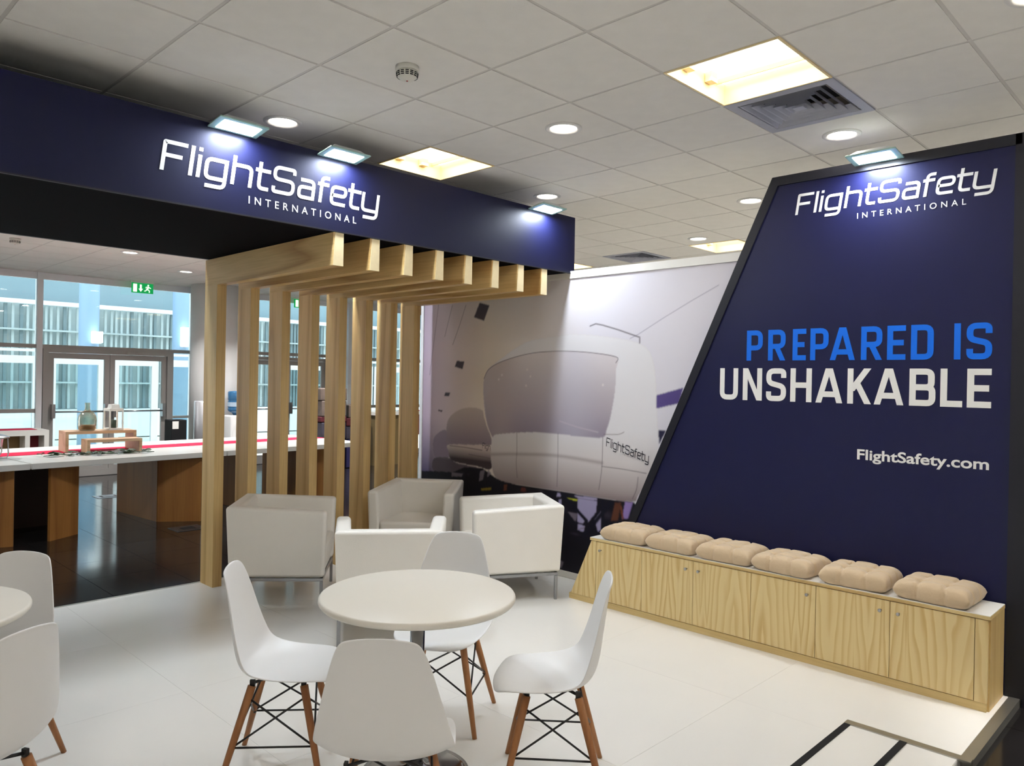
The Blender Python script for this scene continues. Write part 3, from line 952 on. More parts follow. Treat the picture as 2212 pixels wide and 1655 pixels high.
# --- the photo mural on the back wall
MX = 3.44
MURAL = {
 'sq1': [(1.242,2.341),(1.109,2.309),(1.178,2.169),(1.315,2.207)],
 'sq2': [(1.545,1.803),(1.436,1.793),(1.462,1.722),(1.573,1.745)],
 'sq3': [(1.705,1.494),(1.633,1.492),(1.653,1.456),(1.722,1.462)],
 'sq4': [(1.799,1.324),(1.739,1.32),(1.753,1.304),(1.811,1.308)],
 'ln1': [(1.829,2.359),(1.881,2.044),(1.948,1.665)],
 'ln2': [(1.624,2.338),(1.729,2.039)],
 'ln3': [(1.431,2.327),(1.511,2.149),(1.608,1.958)],
 'dome': [(1.163,1.615),(1.099,1.727),(0.919,1.827),(0.77,1.906),(0.577,1.973),(0.322,1.997),(0.059,2.01),(-0.349,1.967),(-0.595,1.902),(-0.68,1.776),(-0.711,1.564),(-0.725,1.338),(-0.739,1.113),(-0.672,0.925),(-0.566,0.761),(-0.511,0.708),(-0.18,0.699),(0.245,0.706),(0.714,0.706),(0.968,0.733),(1.035,0.827),(1.057,0.954),(1.051,1.111),(1.112,1.227),(1.157,1.411)],
 'visor': [(1.168,1.596),(1.099,1.723),(0.918,1.796),(0.598,1.859),(0.274,1.876),(-0.05,1.862),(-0.333,1.823),(-0.335,1.714),(-0.329,1.556),(-0.294,1.364),(-0.257,1.251),(-0.209,1.181),(0.039,1.176),(0.257,1.184),(0.58,1.176),(0.978,1.134),(1.035,1.106),(1.107,1.218),(1.152,1.392)],
 'pod2top': [(1.675,1.178),(1.633,1.258),(1.503,1.332),(1.334,1.363),(1.183,1.345),(1.154,1.281),(1.111,1.19),(1.056,1.101),(1.064,1.027),(1.625,0.99),(1.672,1.081)],
 'pod2bot': [(1.646,0.989),(1.325,1.012),(1.061,1.013),(1.043,0.817),(1.236,0.818),(1.518,0.831),(1.612,0.855),(1.644,0.927)],
 'pod3top': [(1.876,0.988),(1.823,1.081),(1.673,1.12),(1.636,0.869),(1.832,0.852)],
 'pod3bot': [(1.853,0.841),(1.636,0.865),(1.518,0.825),(1.209,0.807),(1.175,0.755),(1.516,0.729),(1.85,0.716)],
 'dark': [(1.843,0.716),(1.574,0.731),(1.403,0.797),(1.155,0.807),(0.994,0.74),(0.714,0.706),(0.245,0.706),(-0.18,0.699),(-0.521,0.706),(-0.605,0.658),(-0.622,-0.059),(2.284,-0.696),(2.325,0.67)],
 'groove': [(1.052,0.944),(0.721,0.974),(0.252,0.998),(-0.214,0.979)],
 'v1': [(0.731,1.162),(0.726,0.998),(0.731,0.891),(0.716,0.768)],
 'v2': [(0.252,1.184),(0.248,0.985),(0.253,0.739)],
 'v3': [(-0.219,1.181),(-0.215,0.943),(-0.189,0.764)],
 'v4': [(-0.563,0.899),(-0.55,0.805),(-0.515,0.731)],
 'h1': [(-0.215,0.952),(-0.43,0.948),(-0.636,0.937)],
 'p2l': [(1.625,0.983),(1.408,0.983),(1.173,0.973)],
 'p2l2': [(1.35,0.921),(1.064,0.908)],
 'vtop': [(1.163,1.634),(1.099,1.723),(0.918,1.796),(0.598,1.859),(0.274,1.876),(-0.05,1.862),(-0.333,1.823),(-0.334,1.777)],
 'vr': [(-0.229,1.209),(-0.366,1.216),(-0.423,1.237)],
 'diag': [(0.237,1.29),(0.041,1.25),(-0.168,1.221)],
 'arm': [(-0.069,2.075),(-0.127,2.091),(-0.198,2.077),(-0.347,2.036),(-0.553,1.971),(-0.554,1.928)],
 'ln4': [(-0.464,1.964),(-0.538,1.993),(-0.761,2.109),(-1.005,2.227),(-1.213,2.321)],
 'beam': [(-0.712,1.531),(-0.944,1.593),(-0.91,1.477),(-0.714,1.431)],
 'beamlow': [(-0.714,1.431),(-0.91,1.477),(-0.888,1.457),(-0.724,1.414)],
 'blk': [(-0.736,1.271),(-0.806,1.272),(-0.747,1.166)],
 'lt1': [(0.022,0.671),(-0.171,0.67),(-0.169,0.584),(-0.087,0.489),(-0.002,0.545),(0.025,0.591)],
 'lt2': [(0.245,0.688),(0.2,0.69),(0.211,0.658),(0.255,0.654)],
 'lt3': [(0.07,0.688),(-0.17,0.694),(-0.171,0.673),(0.027,0.67)],
 'lt4': [(0.024,0.558),(-0.051,0.495),(-0.031,0.467),(0.026,0.476)],
 'lt5': [(-0.154,0.518),(-0.213,0.59),(-0.217,0.446),(-0.187,0.426)],
 'lt6': [(0.021,0.46),(-0.052,0.454),(-0.043,0.404),(0.02,0.41)],
 'lt7': [(-0.446,0.699),(-0.521,0.704),(-0.477,0.571),(-0.42,0.563)],
 'lt8': [(0.232,0.632),(0.199,0.639),(0.197,0.569),(0.231,0.581)],
 'or1': [(-0.35,0.679),(-0.408,0.687),(-0.382,0.542),(-0.314,0.532)],
 'or2': [(-0.398,0.662),(-0.414,0.664),(-0.439,0.566),(-0.42,0.555)],
 'yel': [(0.167,0.66),(0.026,0.657),(0.03,0.645),(0.145,0.653)],
 'tr1': [(0.2,0.686),(-0.072,0.498)],
 'tr2': [(-0.311,0.675),(-0.044,0.371)],
 'tr3': [(-0.231,0.673),(-0.235,0.521)],
 'g1': [(0.041,0.407),(-0.053,0.446),(-0.043,0.428)],
 'g2': [(0.253,0.138),(0.164,0.121),(0.185,0.067),(0.241,0.09)],
 'g3': [(0.131,0.544),(0.023,0.542),(0.043,0.473)],
 'w1': [(1.194,0.775),(1.128,0.8),(1.152,0.705),(1.205,0.681)],
 'w2': [(1.088,0.804),(1.042,0.772),(1.099,0.729)],
 'w3': [(1.588,0.727),(1.43,0.733),(1.443,0.703),(1.587,0.689)],
 'yel2': [(1.177,0.619),(1.044,0.643),(1.043,0.621),(1.171,0.601)],
 'or3': [(0.879,0.688),(0.838,0.693),(0.847,0.638),(0.883,0.634)],
 'or4': [(0.664,0.685),(0.616,0.69),(0.603,0.657),(0.676,0.648)],
 'logo': [(-0.251,1.099),(-0.26,1.155),(-0.669,1.054),(-0.615,1.034),(1.159,0.978),(1.047,0.973),(-0.428,1.049),(-0.606,1.033)],
}

mural = thing('mural_wall', 'large printed mural of white flight simulator pods on the back wall', 'mural')
MB().box(MX, MX + .06, -3.0, 2.045, .0, 2.53).build('backing_panel', M_WHITE_TOP, mural)
MB().box(MX - .012, MX + .07, 2.045, 2.085, HALL_Z, 2.50).build('edge_profile', M_WHITEFRAME, mural)
MB().box(MX - .014, MX + .064, -3.0, 2.05, 2.475, 2.535).build('top_rail', M_WHITE_TOP, mural)
MB().box(MX - .006, MX, -1.0, 2.045, .0, .052).build('skirting', M_WHITE_TOP, mural)
def paint_mural():
    Yl, Yr, Zb, Zt = 2.044, -1.56, .052, 2.474
    st = .006
    ny, nz = int((Yl - Yr) / st), int((Zt - Zb) / st)
    Y, Z = np.meshgrid(np.linspace(Yl, Yr, ny), np.linspace(Zb, Zt, nz))
    def smooth(pts, n=6, closed=True):
        p = np.array(pts)
        k = len(p)
        out = []
        for i in range(k if closed else k - 1):
            p0, p1, p2, p3 = (p[(i + j) % k] if closed else p[min(max(i + j, 0), k - 1)] for j in (-1, 0, 1, 2))
            for q in range(n):
                t = q / n
                out.append(.5 * ((2 * p1) + (p2 - p0) * t + (2 * p0 - 5 * p1 + 4 * p2 - p3) * t * t + (3 * p1 - p0 - 3 * p2 + p3) * t ** 3))
        if not closed: out.append(p[-1])
        return np.array(out)
    def inside(poly):
        r = np.zeros(Y.shape, bool)
        n = len(poly)
        for i in range(n):
            (x1, y1), (x2, y2) = poly[i], poly[(i + 1) % n]
            if y1 == y2: continue
            c = ((y1 > Z) != (y2 > Z)) & (Y < (x2 - x1) * (Z - y1) / (y2 - y1) + x1)
            r ^= c
        r = r.astype(float)
        r[1:-1, 1:-1] = (r[1:-1, 1:-1] * 4 + 2 * (r[:-2, 1:-1] + r[2:, 1:-1] + r[1:-1, :-2] + r[1:-1, 2:]) + r[:-2, :-2] + r[2:, 2:] + r[:-2, 2:] + r[2:, :-2]) / 16
        return r
    def dist(pl):
        d = np.full(Y.shape, 9.0)
        for (x1, y1), (x2, y2) in zip(pl[:-1], pl[1:]):
            dx, dy = x2 - x1, y2 - y1
            L2 = dx * dx + dy * dy + 1e-12
            t = np.clip(((Y - x1) * dx + (Z - y1) * dy) / L2, 0, 1)
            d = np.minimum(d, np.hypot(Y - x1 - t * dx, Z - y1 - t * dy))
        return d
    C = np.zeros((*Y.shape, 3))
    def rgb(*c): return np.array(lin(c)[:3])
    def mixin(a, c):
        nonlocal C
        a = np.clip(a, 0, 1)[..., None]
        C = C * (1 - a) + c * a
    def grad(t, c0, c1):
        t = np.clip(t, 0, 1)[..., None]
        return c0 * (1 - t) + c1 * t
    K = MURAL
    # hangar backdrop: mauve at the left, warm grey in the middle, pale lilac at the right
    u = (Yl - Y) / (Yl - Yr)
    C = grad(u / .25, rgb(196, 176, 196), rgb(236, 226, 216))
    C = C * (1 - np.clip((u - .25) / .35, 0, 1)[..., None]) + rgb(222, 219, 228) * np.clip((u - .25) / .35, 0, 1)[..., None]
    mixin(np.clip((1.25 - Z) / .6, 0, 1) * np.clip((.17 - u) / .14, 0, 1), rgb(70, 62, 98))
    mixin(.25 * np.clip((Z - 1.9) / .5, 0, 1) * np.clip((.45 - u) / .3, 0, 1), rgb(150, 140, 140))
    mixin(.35 * np.exp(-((Y - .95) / .35) ** 2 - ((Z - 1.55) / .25) ** 2), rgb(214, 198, 160))
    for n in ('ln1', 'ln2', 'ln3'): mixin(.55 * np.exp(-(dist(K[n]) / .005) ** 2), rgb(96, 82, 96))
    mixin(.5 * np.exp(-(dist(K['ln4']) / .004) ** 2), rgb(120, 112, 140))
    for n in ('sq1', 'sq2', 'sq3', 'sq4'): mixin(inside(K[n]) * .95, rgb(56, 48, 62))
    # far pods
    for n, c0, c1, z0, z1 in (('pod3top', (142, 128, 146), (160, 150, 162), 1.0, 1.25), ('pod3bot', (96, 86, 96), (176, 162, 164), .84, 1.0), ('pod2top', (146, 132, 144), (206, 192, 184), 1.05, 1.42), ('pod2bot', (70, 60, 66), (206, 192, 190), .87, .99)):
        msk = inside(smooth(K[n]))
        mixin(msk * 1.0, grad((Z - z0) / (z1 - z0), rgb(*c0), rgb(*c1)))
    mixin(.7 * np.exp(-(dist(K['p2l']) / .005) ** 2), rgb(84, 74, 78))
    mixin(.6 * np.exp(-(dist(K['p2l2']) / .004) ** 2), rgb(90, 80, 84))
    # the dark machinery under the pods
    dk = inside(K['dark'])
    mixin(dk * 1.0, rgb(20, 18, 30))
    rs = np.random.RandomState(3)
    blot = np.zeros(Y.shape)
    for _ in range(90):
        cy, cz, ry, rz_, w = rs.uniform(-.8, 1.9), rs.uniform(.1, .75), rs.uniform(.01, .05), rs.uniform(.008, .03), rs.uniform(.1, .5)
        blot = np.maximum(blot, w * np.exp(-((Y - cy) / ry) ** 2 - ((Z - cz) / rz_) ** 2))
    mixin(blot * dk * .55, rgb(92, 84, 108))
    # main pod: body, visor, seams
    body = inside(smooth(K['dome']))
    bc = grad((Z - .62) / .38, rgb(128, 108, 108), rgb(216, 210, 210))
    mixin(body * 1.0, bc)
    mixin(body * np.clip((Z - 1.0) / .25, 0, 1) * 1.0, rgb(228, 226, 230))
    mixin(body * .55 * np.exp(-((Y - 1.12) / .14) ** 2) * (Z > 1.2), rgb(214, 202, 198))
    mixin(body * .7 * np.clip((.74 - Z - .06 * (Y + .2)) / .16, 0, 1), rgb(64, 52, 56))
    gl = np.exp(-((dist(smooth(K['groove'], 8, False))) / .016) ** 2)
    mixin(.55 * gl * body, rgb(140, 126, 128))
    vi = inside(smooth(K['visor']))
    mixin(vi * 1.0, grad((Z - 1.10) / .75, rgb(136, 124, 144), rgb(218, 210, 212)))
    mixin(vi * .35 * np.exp(-((Y - .1) / .25) ** 2), rgb(206, 206, 224))
    mixin(vi * .5 * np.exp(-((Y - .95) / .2) ** 2), rgb(186, 172, 170))
    for cy, cz in ((.62, 1.72), (.58, 1.66), (.93, 1.67), (.97, 1.63), (.63, 1.58), (-.21, 1.60)):
        mixin(.8 * np.exp(-((Y - cy) ** 2 + (Z - cz) ** 2) / .009 ** 2), rgb(236, 230, 226))
    mixin(.5 * np.exp(-(dist(K['diag']) / .006) ** 2), rgb(206, 196, 206))
    mixin(.85 * np.exp(-(dist(smooth(K['vtop'], 6, False)) / .004) ** 2), rgb(104, 94, 106))
    mixin(.6 * np.exp(-(dist(smooth(K['vr'], 6, False)) / .004) ** 2), rgb(120, 100, 104))
    for n in ('v1', 'v2', 'v3', 'v4', 'h1'): mixin(.7 * np.exp(-(dist(smooth(K[n], 5, False)) / .0042) ** 2), rgb(110, 100, 106))
    mixin(.95 * np.exp(-(dist(K['arm']) / .0055) ** 2), rgb(96, 88, 98))
    mixin(inside(K['beam']) * 1.0, grad((Y + .6) / .35, rgb(88, 74, 134), rgb(126, 112, 160)))
    mixin(inside(K['blk']) * 1.0, rgb(42, 40, 70))
    # bright gaps, tubes and struts in the machinery
    for n in ('lt1', 'lt2', 'lt3', 'lt4', 'lt5', 'lt6', 'lt7', 'lt8'): mixin(inside(K[n]) * 1.0, rgb(166, 160, 196) if n != 'lt7' else rgb(150, 128, 190))
    for n in ('w1', 'w2', 'w3', 'g1', 'g2', 'g3'): mixin(inside(K[n]) * .8, rgb(128, 118, 132))
    for n, c in (('or1', (96, 56, 40)), ('or2', (120, 66, 44)), ('or3', (110, 62, 44)), ('or4', (104, 50, 46)), ('yel', (206, 214, 60)), ('yel2', (150, 128, 40))): mixin(inside(K[n]) * .95, rgb(*c))
    for n, w in (('tr1', .016), ('tr2', .020), ('tr3', .012)): mixin(np.exp(-(dist(K[n]) / w) ** 4), rgb(18, 18, 34))
    nyv, nzv = ny, nz
    co = np.stack([np.full(Y.size, MX - .0012), Y.ravel(), Z.ravel()], 1)
    idx = np.arange(nyv * nzv).reshape(nzv, nyv)
    q = np.stack([idx[:-1, :-1], idx[:-1, 1:], idx[1:, 1:], idx[1:, :-1]], -1).reshape(-1, 4)
    me = bpy.data.meshes.new('mural_print')
    me.vertices.add(len(co))
    me.vertices.foreach_set('co', co.ravel())
    me.loops.add(q.size)
    me.loops.foreach_set('vertex_index', q.ravel().astype(np.int32))
    me.polygons.add(len(q))
    me.polygons.foreach_set('loop_start', np.arange(0, q.size, 4, dtype=np.int32))
    me.polygons.foreach_set('loop_total', np.full(len(q), 4, dtype=np.int32))
    me.update(calc_edges=True)
    at = me.color_attributes.new('print', 'FLOAT_COLOR', 'POINT')
    at.data.foreach_set('color', np.concatenate([C.reshape(-1, 3), np.ones((C[..., 0].size, 1))], 1).astype(np.float32).ravel())
    m = bpy.data.materials.new('mural_print')
    m.use_nodes = True
    b = m.node_tree.nodes['Principled BSDF']
    b.inputs['Roughness'].default_value = .5
    b.inputs['Specular IOR Level'].default_value = .25
    a = m.node_tree.nodes.new('ShaderNodeVertexColor')
    a.layer_name = 'print'
    m.node_tree.links.new(a.outputs[0], b.inputs['Base Color'])
    me.materials.append(m)
    return link('mural_print', me, mural)
paint_mural()
def on_mural(y0, z0, k, tilt=-.24, shear=.1):
    return lambda u, v: (MX - .0020, y0 - k * (u + shear * v), z0 + k * (v * 1.5 + tilt * u))
strokes_mesh('pod_logo', logo_glyphs(), .0085, on_mural(-.252, 1.115, .298), M_INK, mural)
font_mesh('pod_small_lettering', 'INTERNATIONAL', .012, lambda u, v: (MX - .0020, -.415 - u, 1.060 + v - .20 * u), mat('grey_ink', (140, 134, 142), .6), mural, width=.20, spacing=1.6)
strokes_mesh('far_pod_logo', logo_glyphs()[:9], .0075, on_mural(1.170, .992, .22, -.10), M_INK, mural)

# --- floodlights clipped to the top edges
M_FGLASS = emit('flood_glass', (.82, .96, 1.0), 22.0)
M_FRIM = mat('flood_rim_glass', (168, 206, 200), .12, spec=.6)
M_FBODY = mat('flood_body', (196, 200, 202), .4, metal=.3)
def floodlight(label, loc, rz, watts=W_FLOOD):
    """local: x along the lamp, -y out of the wall; lamp plate .28 x .15 looking down and back at the wall"""
    t = thing('floodlight', label, 'floodlight', loc, rz, 'LED floodlights on the booth edges')
    tl = math.radians(-8)
    def tip(o):
        o.rotation_euler.x = tl
        return o
    hd = tip(MB().eight([(-.125, -.150, 0), (.125, -.150, 0), (.125, -.005, 0), (-.125, -.005, 0)], [(-.09, -.125, .030), (.09, -.125, .030), (.09, -.03, .030), (-.09, -.03, .030)]).build('housing', M_FBODY, t, .006))
    tip(MB().box(-.140, .140, -.160, .0, -.010, 0).build('glass_rim', M_FRIM, t, .004))
    tip(MB().box(-.105, .105, -.134, -.026, -.0125, -.010).build('led_window', M_FGLASS, t))
    MB().box(-.05, .05, .002, .03, .020, .030).box(-.05, .05, -.06, .03, .030, .036).build('bracket', M_FBODY, t)
    c, s = math.cos(rz), math.sin(rz)
    lx, ly = 0.0, -.080 - .022 * math.sin(-tl)
    l = area('flood_lamp', (loc[0] + c * lx - s * ly, loc[1] + s * lx + c * ly, loc[2] + .080 * math.sin(-tl) - .022 * math.cos(tl)), .17, watts, C_FLOOD, shape='RECTANGLE', size_y=.085)
    l.rotation_euler = (tl, 0, rz)
    return t
floodlight('LED floodlight above the letter F, leftmost on the fascia', (.508, FY0 - .002, 2.967), 0)
floodlight('LED floodlight above the middle of the fascia logo', (1.178, FY0 - .002, 2.965), 0)
floodlight('LED floodlight at the right end of the fascia', (3.04, FY0 - .002, 2.965), 0)
floodlight('LED floodlight on top of the navy fin panel', (FX - .014, -2.315, 2.960), -PI / 2)

for lb, x_ in (('LED floodlight on the hall side of the fascia, left one', -.4), ('LED floodlight on the hall side of the fascia, right one', 2.2)):
    floodlight(lb, (x_, FY1 + .002, 2.967), PI, W_FLOOD_BACK)

# --- eight timber L-frames under the fascia
post_me = MB().box(-.0365, .0365, 1.738, FY1, .0, 2.3115).mesh('post', M_OAKV)
bm_ = MB()
yf, zb, ztp = FY0 + .004, 2.3115, FZ0 - .007
x0_, x1_ = -.0365, .0365
bm_.eight([(x0_, yf, zb), (x1_, yf, zb), (x1_, FY1, zb), (x0_, FY1, zb)], [(x0_, yf, ztp), (x1_, yf, ztp), (x1_, FY1, ztp), (x0_, FY1, ztp)])
beam_me = bm_.mesh('beam', M_OAK)
end_me = MB().eight([(x0_, yf - .002, zb), (x1_, yf - .002, zb), (x1_, yf, zb), (x0_, yf, zb)], [(x0_ + .012, yf - .002, ztp), (x1_, yf - .002, ztp), (x1_, yf, ztp), (x0_ + .012, yf, ztp)]).mesh('end_face', M_OAKEND)
ORD = ['first and nearest', 'second', 'third', 'fourth', 'fifth', 'sixth', 'seventh', 'eighth and last']
for k in range(8):
    x = 1.2035 + k * .2715
    t = thing('timber_frame', ORD[k] + ' L-shaped oak post and beam of the row under the fascia', 'timber frame', (x, 0, 0), 0, 'oak post and beam frames')
    link('post', post_me, t)
    b_ = link('beam', beam_me, t)
    link('end_face', end_me, b_)
# ================================================================== FURNITURE IN THE BOOTH
# --- storage bench: slanted left end, six doors with knobs, white top
BX0, BX1, BH = 3.0, 3.312, .487
bench = thing('storage_bench', 'low pine storage bench with six doors and a white top along the fin panel', 'bench')
def bl(z): return -.263 - .445 * z          # slanted left end
MB().extr([(-2.985, .0), (bl(0), .0), (bl(.464), .464), (-2.985, .464)], BX0 + .02, BX1, 'X').build('carcass', M_PINE_PLAIN, bench)
MB().box(BX0 + .002, BX0 + .02, -2.985, bl(0) - .002, .0, .042).build('plinth', M_PINE_PLAIN, bench)
MB().extr([(-.511, .044), (bl(.044), .044), (bl(.462), .462), (-.511, .462)], BX0, BX0 + .02, 'X').build('corner_panel', M_PINE, bench)
MB().box(BX0, BX0 + .02, -2.987, -2.931, .044, .462).build('corner_panel', M_PINE, bench)
MB().box(BX0 + .02, BX1, -2.995, -2.985, .0, .464).build('side_panel', wood('pine_side', (204, 176, 118), (186, 150, 92), 'Z', rings=6, stretch=.1), bench)
MB().box(BX0 - .004, BX1, -2.997, bl(.48) + .018, .466, BH - .003).build('top_board', M_PINE_PLAIN, bench)
MB().box(BX0 - .003, BX1, -2.996, bl(.48) + .017, BH - .003, BH).build('top_surface', M_WHITE_TOP, bench)
seams = [-.513, -.911, -1.313, -1.717, -2.120, -2.525, -2.929]
knob_left = [True, False, True, False, False, True]
for k in range(6):
    a, b = seams[k + 1] + .0016, seams[k] - .0016
    c_ = (a + b) / 2
    d_ = MB().box(0, .018, -(b - a) / 2, (b - a) / 2, .046, .461).build('door', M_PINE, bench)
    d_.location = (BX0, c_, 0)
    ky = (b - .045 - c_) if knob_left[k] else (a + .045 - c_)
    o = MB().lathe([(.004, 0), (.004, .014), (.009, .017), (.010, .024), (.006, .028)], 16).build('knob', M_STEEL, d_)
    o.rotation_euler = (0, -PI / 2, 0)
    o.location = (0, ky, .405)

# --- six tufted seat cushions
def cushion_mesh(seed):
    rs = random.Random(seed)
    n = 48
    hx, hy, H = .163, .187, .104
    ph = [rs.uniform(0, 6.28) for _ in range(8)]
    tuft = [(sx * .36 + rs.uniform(-.03, .03), sy * .36 + rs.uniform(-.03, .03)) for sx in (-1, 1) for sy in (-1, 1)]
    sides = [(1.0, .33), (1.0, -.33), (-1.0, .33), (-1.0, -.33), (.33, 1.0), (-.33, 1.0), (.33, -1.0), (-.33, -1.0)]
    vs, fs = [], []
    def h(u, v, top):
        e = max(0.0, (1 - abs(u) ** 7)) * max(0.0, (1 - abs(v) ** 7))
        z = e ** .45 * (1 - .13 * (u * u + v * v) / 2)
        if top:
            d = 0
            for tu, tv in tuft:
                r2 = (u - tu) ** 2 + (v - tv) ** 2
                d += .62 * math.exp(-r2 / .014) + .26 * math.exp(-r2 / .09)
            for su, sv in sides:                      # pull lines running to the rim
                tu, tv = min(tuft, key=lambda q: (q[0] - su) ** 2 + (q[1] - sv) ** 2)
                dx, dy = su - tu, sv - tv
                t = max(0, min(1, ((u - tu) * dx + (v - tv) * dy) / (dx * dx + dy * dy)))
                dd = math.hypot(u - tu - t * dx, v - tv - t * dy)
                d += .36 * math.exp(-(dd / .04) ** 2)
            for (p, q) in ((0, 1), (2, 3), (0, 2), (1, 3)):
                tu, tv = tuft[p]
                dx, dy = tuft[q][0] - tu, tuft[q][1] - tv
                t = max(0, min(1, ((u - tu) * dx + (v - tv) * dy) / (dx * dx + dy * dy)))
                dd = math.hypot(u - tu - t * dx, v - tv - t * dy)
                d += .20 * math.exp(-(dd / .06) ** 2)
            w = .035 * math.sin(9 * u + ph[0]) * math.sin(7 * v + ph[1]) + .02 * math.sin(19 * u + 8 * v + ph[2])
            return H * max(.06, (z * 1.10 - .60 * d * z + w * z)) * .56 + H * .44
        return H * .45 - H * .43 * min(1.0, z * 1.35)
    def pos(i, j):
        u, v = -1 + 2 * i / n, -1 + 2 * j / n
        # slightly pulled-in sides with ears at the corners
        pv = math.exp(-((abs(v) - .36) / .055) ** 2)
        pu = math.exp(-((abs(u) - .36) / .055) ** 2)
        k = 1 - (.03 * (1 - v * v) + .065 * pv) * abs(u) ** 5
        l = 1 - (.03 * (1 - u * u) + .065 * pu) * abs(v) ** 5
        return u, v, u * hx * k, v * hy * l
    top = {}
    for i in range(n + 1):
        for j in range(n + 1):
            u, v, x, y = pos(i, j)
            top[i, j] = len(vs)
            vs.append((x, y, h(u, v, True) if 0 < i < n and 0 < j < n else H * .45))
    bot = {}
    for i in range(n + 1):
        for j in range(n + 1):
            if i in (0, n) or j in (0, n):
                bot[i, j] = top[i, j]
                continue
            u, v, x, y = pos(i, j)
            bot[i, j] = len(vs)
            vs.append((x, y, h(u, v, False)))
    for i in range(n):
        for j in range(n):
            fs.append((top[i, j], top[i + 1, j], top[i + 1, j + 1], top[i, j + 1]))
            fs.append((bot[i, j], bot[i, j + 1], bot[i + 1, j + 1], bot[i + 1, j]))
    return MB().add(vs, fs, True).mesh('seat_cushion', M_CLOTH)
CU = [(-.735, .03), (-1.125, -.03), (-1.515, .03), (-1.908, -.06), (-2.315, .05), (-2.725, -.03)]
CN = ['first', 'second', 'third', 'fourth', 'fifth', 'sixth and last']
for k, (y, a) in enumerate(CU):
    o = link('seat_cushion', cushion_mesh(k + 1), None, (3.150 if k != 3 else 3.146, y, BH + .0005), a)
    tag(o, 'beige tufted seat cushion, %s of six from the mural end of the bench' % CN[k], 'cushion', 'tufted cushions on the bench')

# --- tub armchairs on chrome legs
def make_armchair(label):
    t = thing('armchair', label, 'armchair', (0, 0, 0), 0, 'white tub armchairs')
    Wr, Wf, D = .3225, .3745, .345
    Hr, Hf, Z0 = .708, .676, .205
    tk, sh = .095, .022           # arm thickness, inward taper of the foot of the body
    bt = .105                     # the arms and the back meet in a mitre at the rear corners
    g = bt / (2 * D)
    Wi, Hi = Wr + (Wf - Wr) * g - tk, Hr + (Hf - Hr) * g
    def soft(o, mitres):
        """round every edge except those of the mitred end faces"""
        me = o.data
        at_ = me.attributes.new('bevel_weight_edge', 'FLOAT', 'EDGE')
        sharp = []
        for e in me.edges:
            c0, c1 = (me.vertices[v].co for v in e.vertices)
            cut = any(min((c0 - Vector(p)).length for p in q) < 1e-5 and min((c1 - Vector(p)).length for p in q) < 1e-5 for q in mitres)
            at_.data[e.index].value = 0.0 if cut else 1.0
            if cut:
                sharp.append(e.index)
        for i_ in sharp:
            me.edges[i_].use_edge_sharp = True
        o.modifiers['bevel'].limit_method = 'WEIGHT'
    for s in (-1, 1):
        b = [(s * (Wr - sh), -D + sh, Z0), (s * (Wf - sh), D - .012, Z0), (s * (Wf - sh - tk), D - .012, Z0), (s * (Wi - sh), -D + bt, Z0)]
        u = [(s * Wr, -D, Hr), (s * Wf, D, Hf), (s * (Wf - tk), D, Hf), (s * Wi, -D + bt, Hi)]
        o = MB().eight(b, u).build('armrest', M_LEATHER, t, .026, 4)
        soft(o, [(b[0], b[3], u[0], u[3])])
    wr = Wr - tk + .004
    b = [(-Wr + sh, -D + sh, Z0), (Wr - sh, -D + sh, Z0), (Wi - sh, -D + bt, Z0), (-Wi + sh, -D + bt, Z0)]
    u = [(-Wr, -D, Hr), (Wr, -D, Hr), (Wi, -D + bt, Hi), (-Wi, -D + bt, Hi)]
    o = MB().eight(b, u).build('backrest', M_LEATHER, t, .026, 4)
    soft(o, [(b[0], b[3], u[0], u[3]), (b[1], b[2], u[1], u[2])])
    wf = Wf - tk - .006
    MB().eight([(-wr + .01, -D + .11, .27), (wr - .01, -D + .11, .27), (wf - sh, D - .01, .27), (-wf + sh, D - .01, .27)],
               [(-wr + .01, -D + .11, .415), (wr - .01, -D + .11, .415), (wf, D - .004, .425), (-wf, D - .004, .425)]).build('seat_cushion', M_LEATHER, t, .03, 4)
    MB().eight([(-wr + .012, -D + .11, Z0), (wr - .012, -D + .11, Z0), (wf - sh, D - .03, Z0), (-wf + sh, D - .03, Z0)],
               [(-wr + .012, -D + .11, .268), (wr - .012, -D + .11, .268), (wf - sh, D - .03, .268), (-wf + sh, D - .03, .268)]).build('seat_base', M_LEATHER, t, .008, 2)
    q = .011
    c = {(-1, -1): (-Wr + .03, -D + .05), (1, -1): (Wr - .03, -D + .05), (-1, 1): (-Wf + .035, D - .03), (1, 1): (Wf - .035, D - .03)}
    for (x, y) in c.values():
        MB().box(x - q, x + q, y - q, y + q, 0.0, Z0 - .024).build('leg', M_CHROME, t, .003, 2)
    fr_ = MB()
    for a, b in (((-1, -1), (1, -1)), ((1, -1), (1, 1)), ((1, 1), (-1, 1)), ((-1, 1), (-1, -1))):
        (ax, ay), (bx_, by) = c[a], c[b]
        d = Vector((bx_ - ax, by - ay)).normalized()
        n_ = Vector((-d.y, d.x)) * q
        ax, ay, bx_, by = ax - d.x * q, ay - d.y * q, bx_ + d.x * q, by + d.y * q
        fr_.hexa([(ax + n_.x, ay + n_.y), (bx_ + n_.x, by + n_.y), (bx_ - n_.x, by - n_.y), (ax - n_.x, ay - n_.y)], Z0 - .024, Z0 - .002)
    fr_.build('base_frame', M_CHROME, t)
    return t
ac = make_armchair('white tub armchair at the left, its side to the timber posts')
ac.location = (1.476, 1.229, 0)
ac.rotation_euler.z = -.666 - PI / 2
dup(ac, (1.568, .042, 0), .905 - PI / 2, 'white tub armchair with its back to the round table, nearest of the four')
dup(ac, (2.819, 1.297, 0), -2.492 - PI / 2, 'white tub armchair in the corner facing out, farthest of the four')
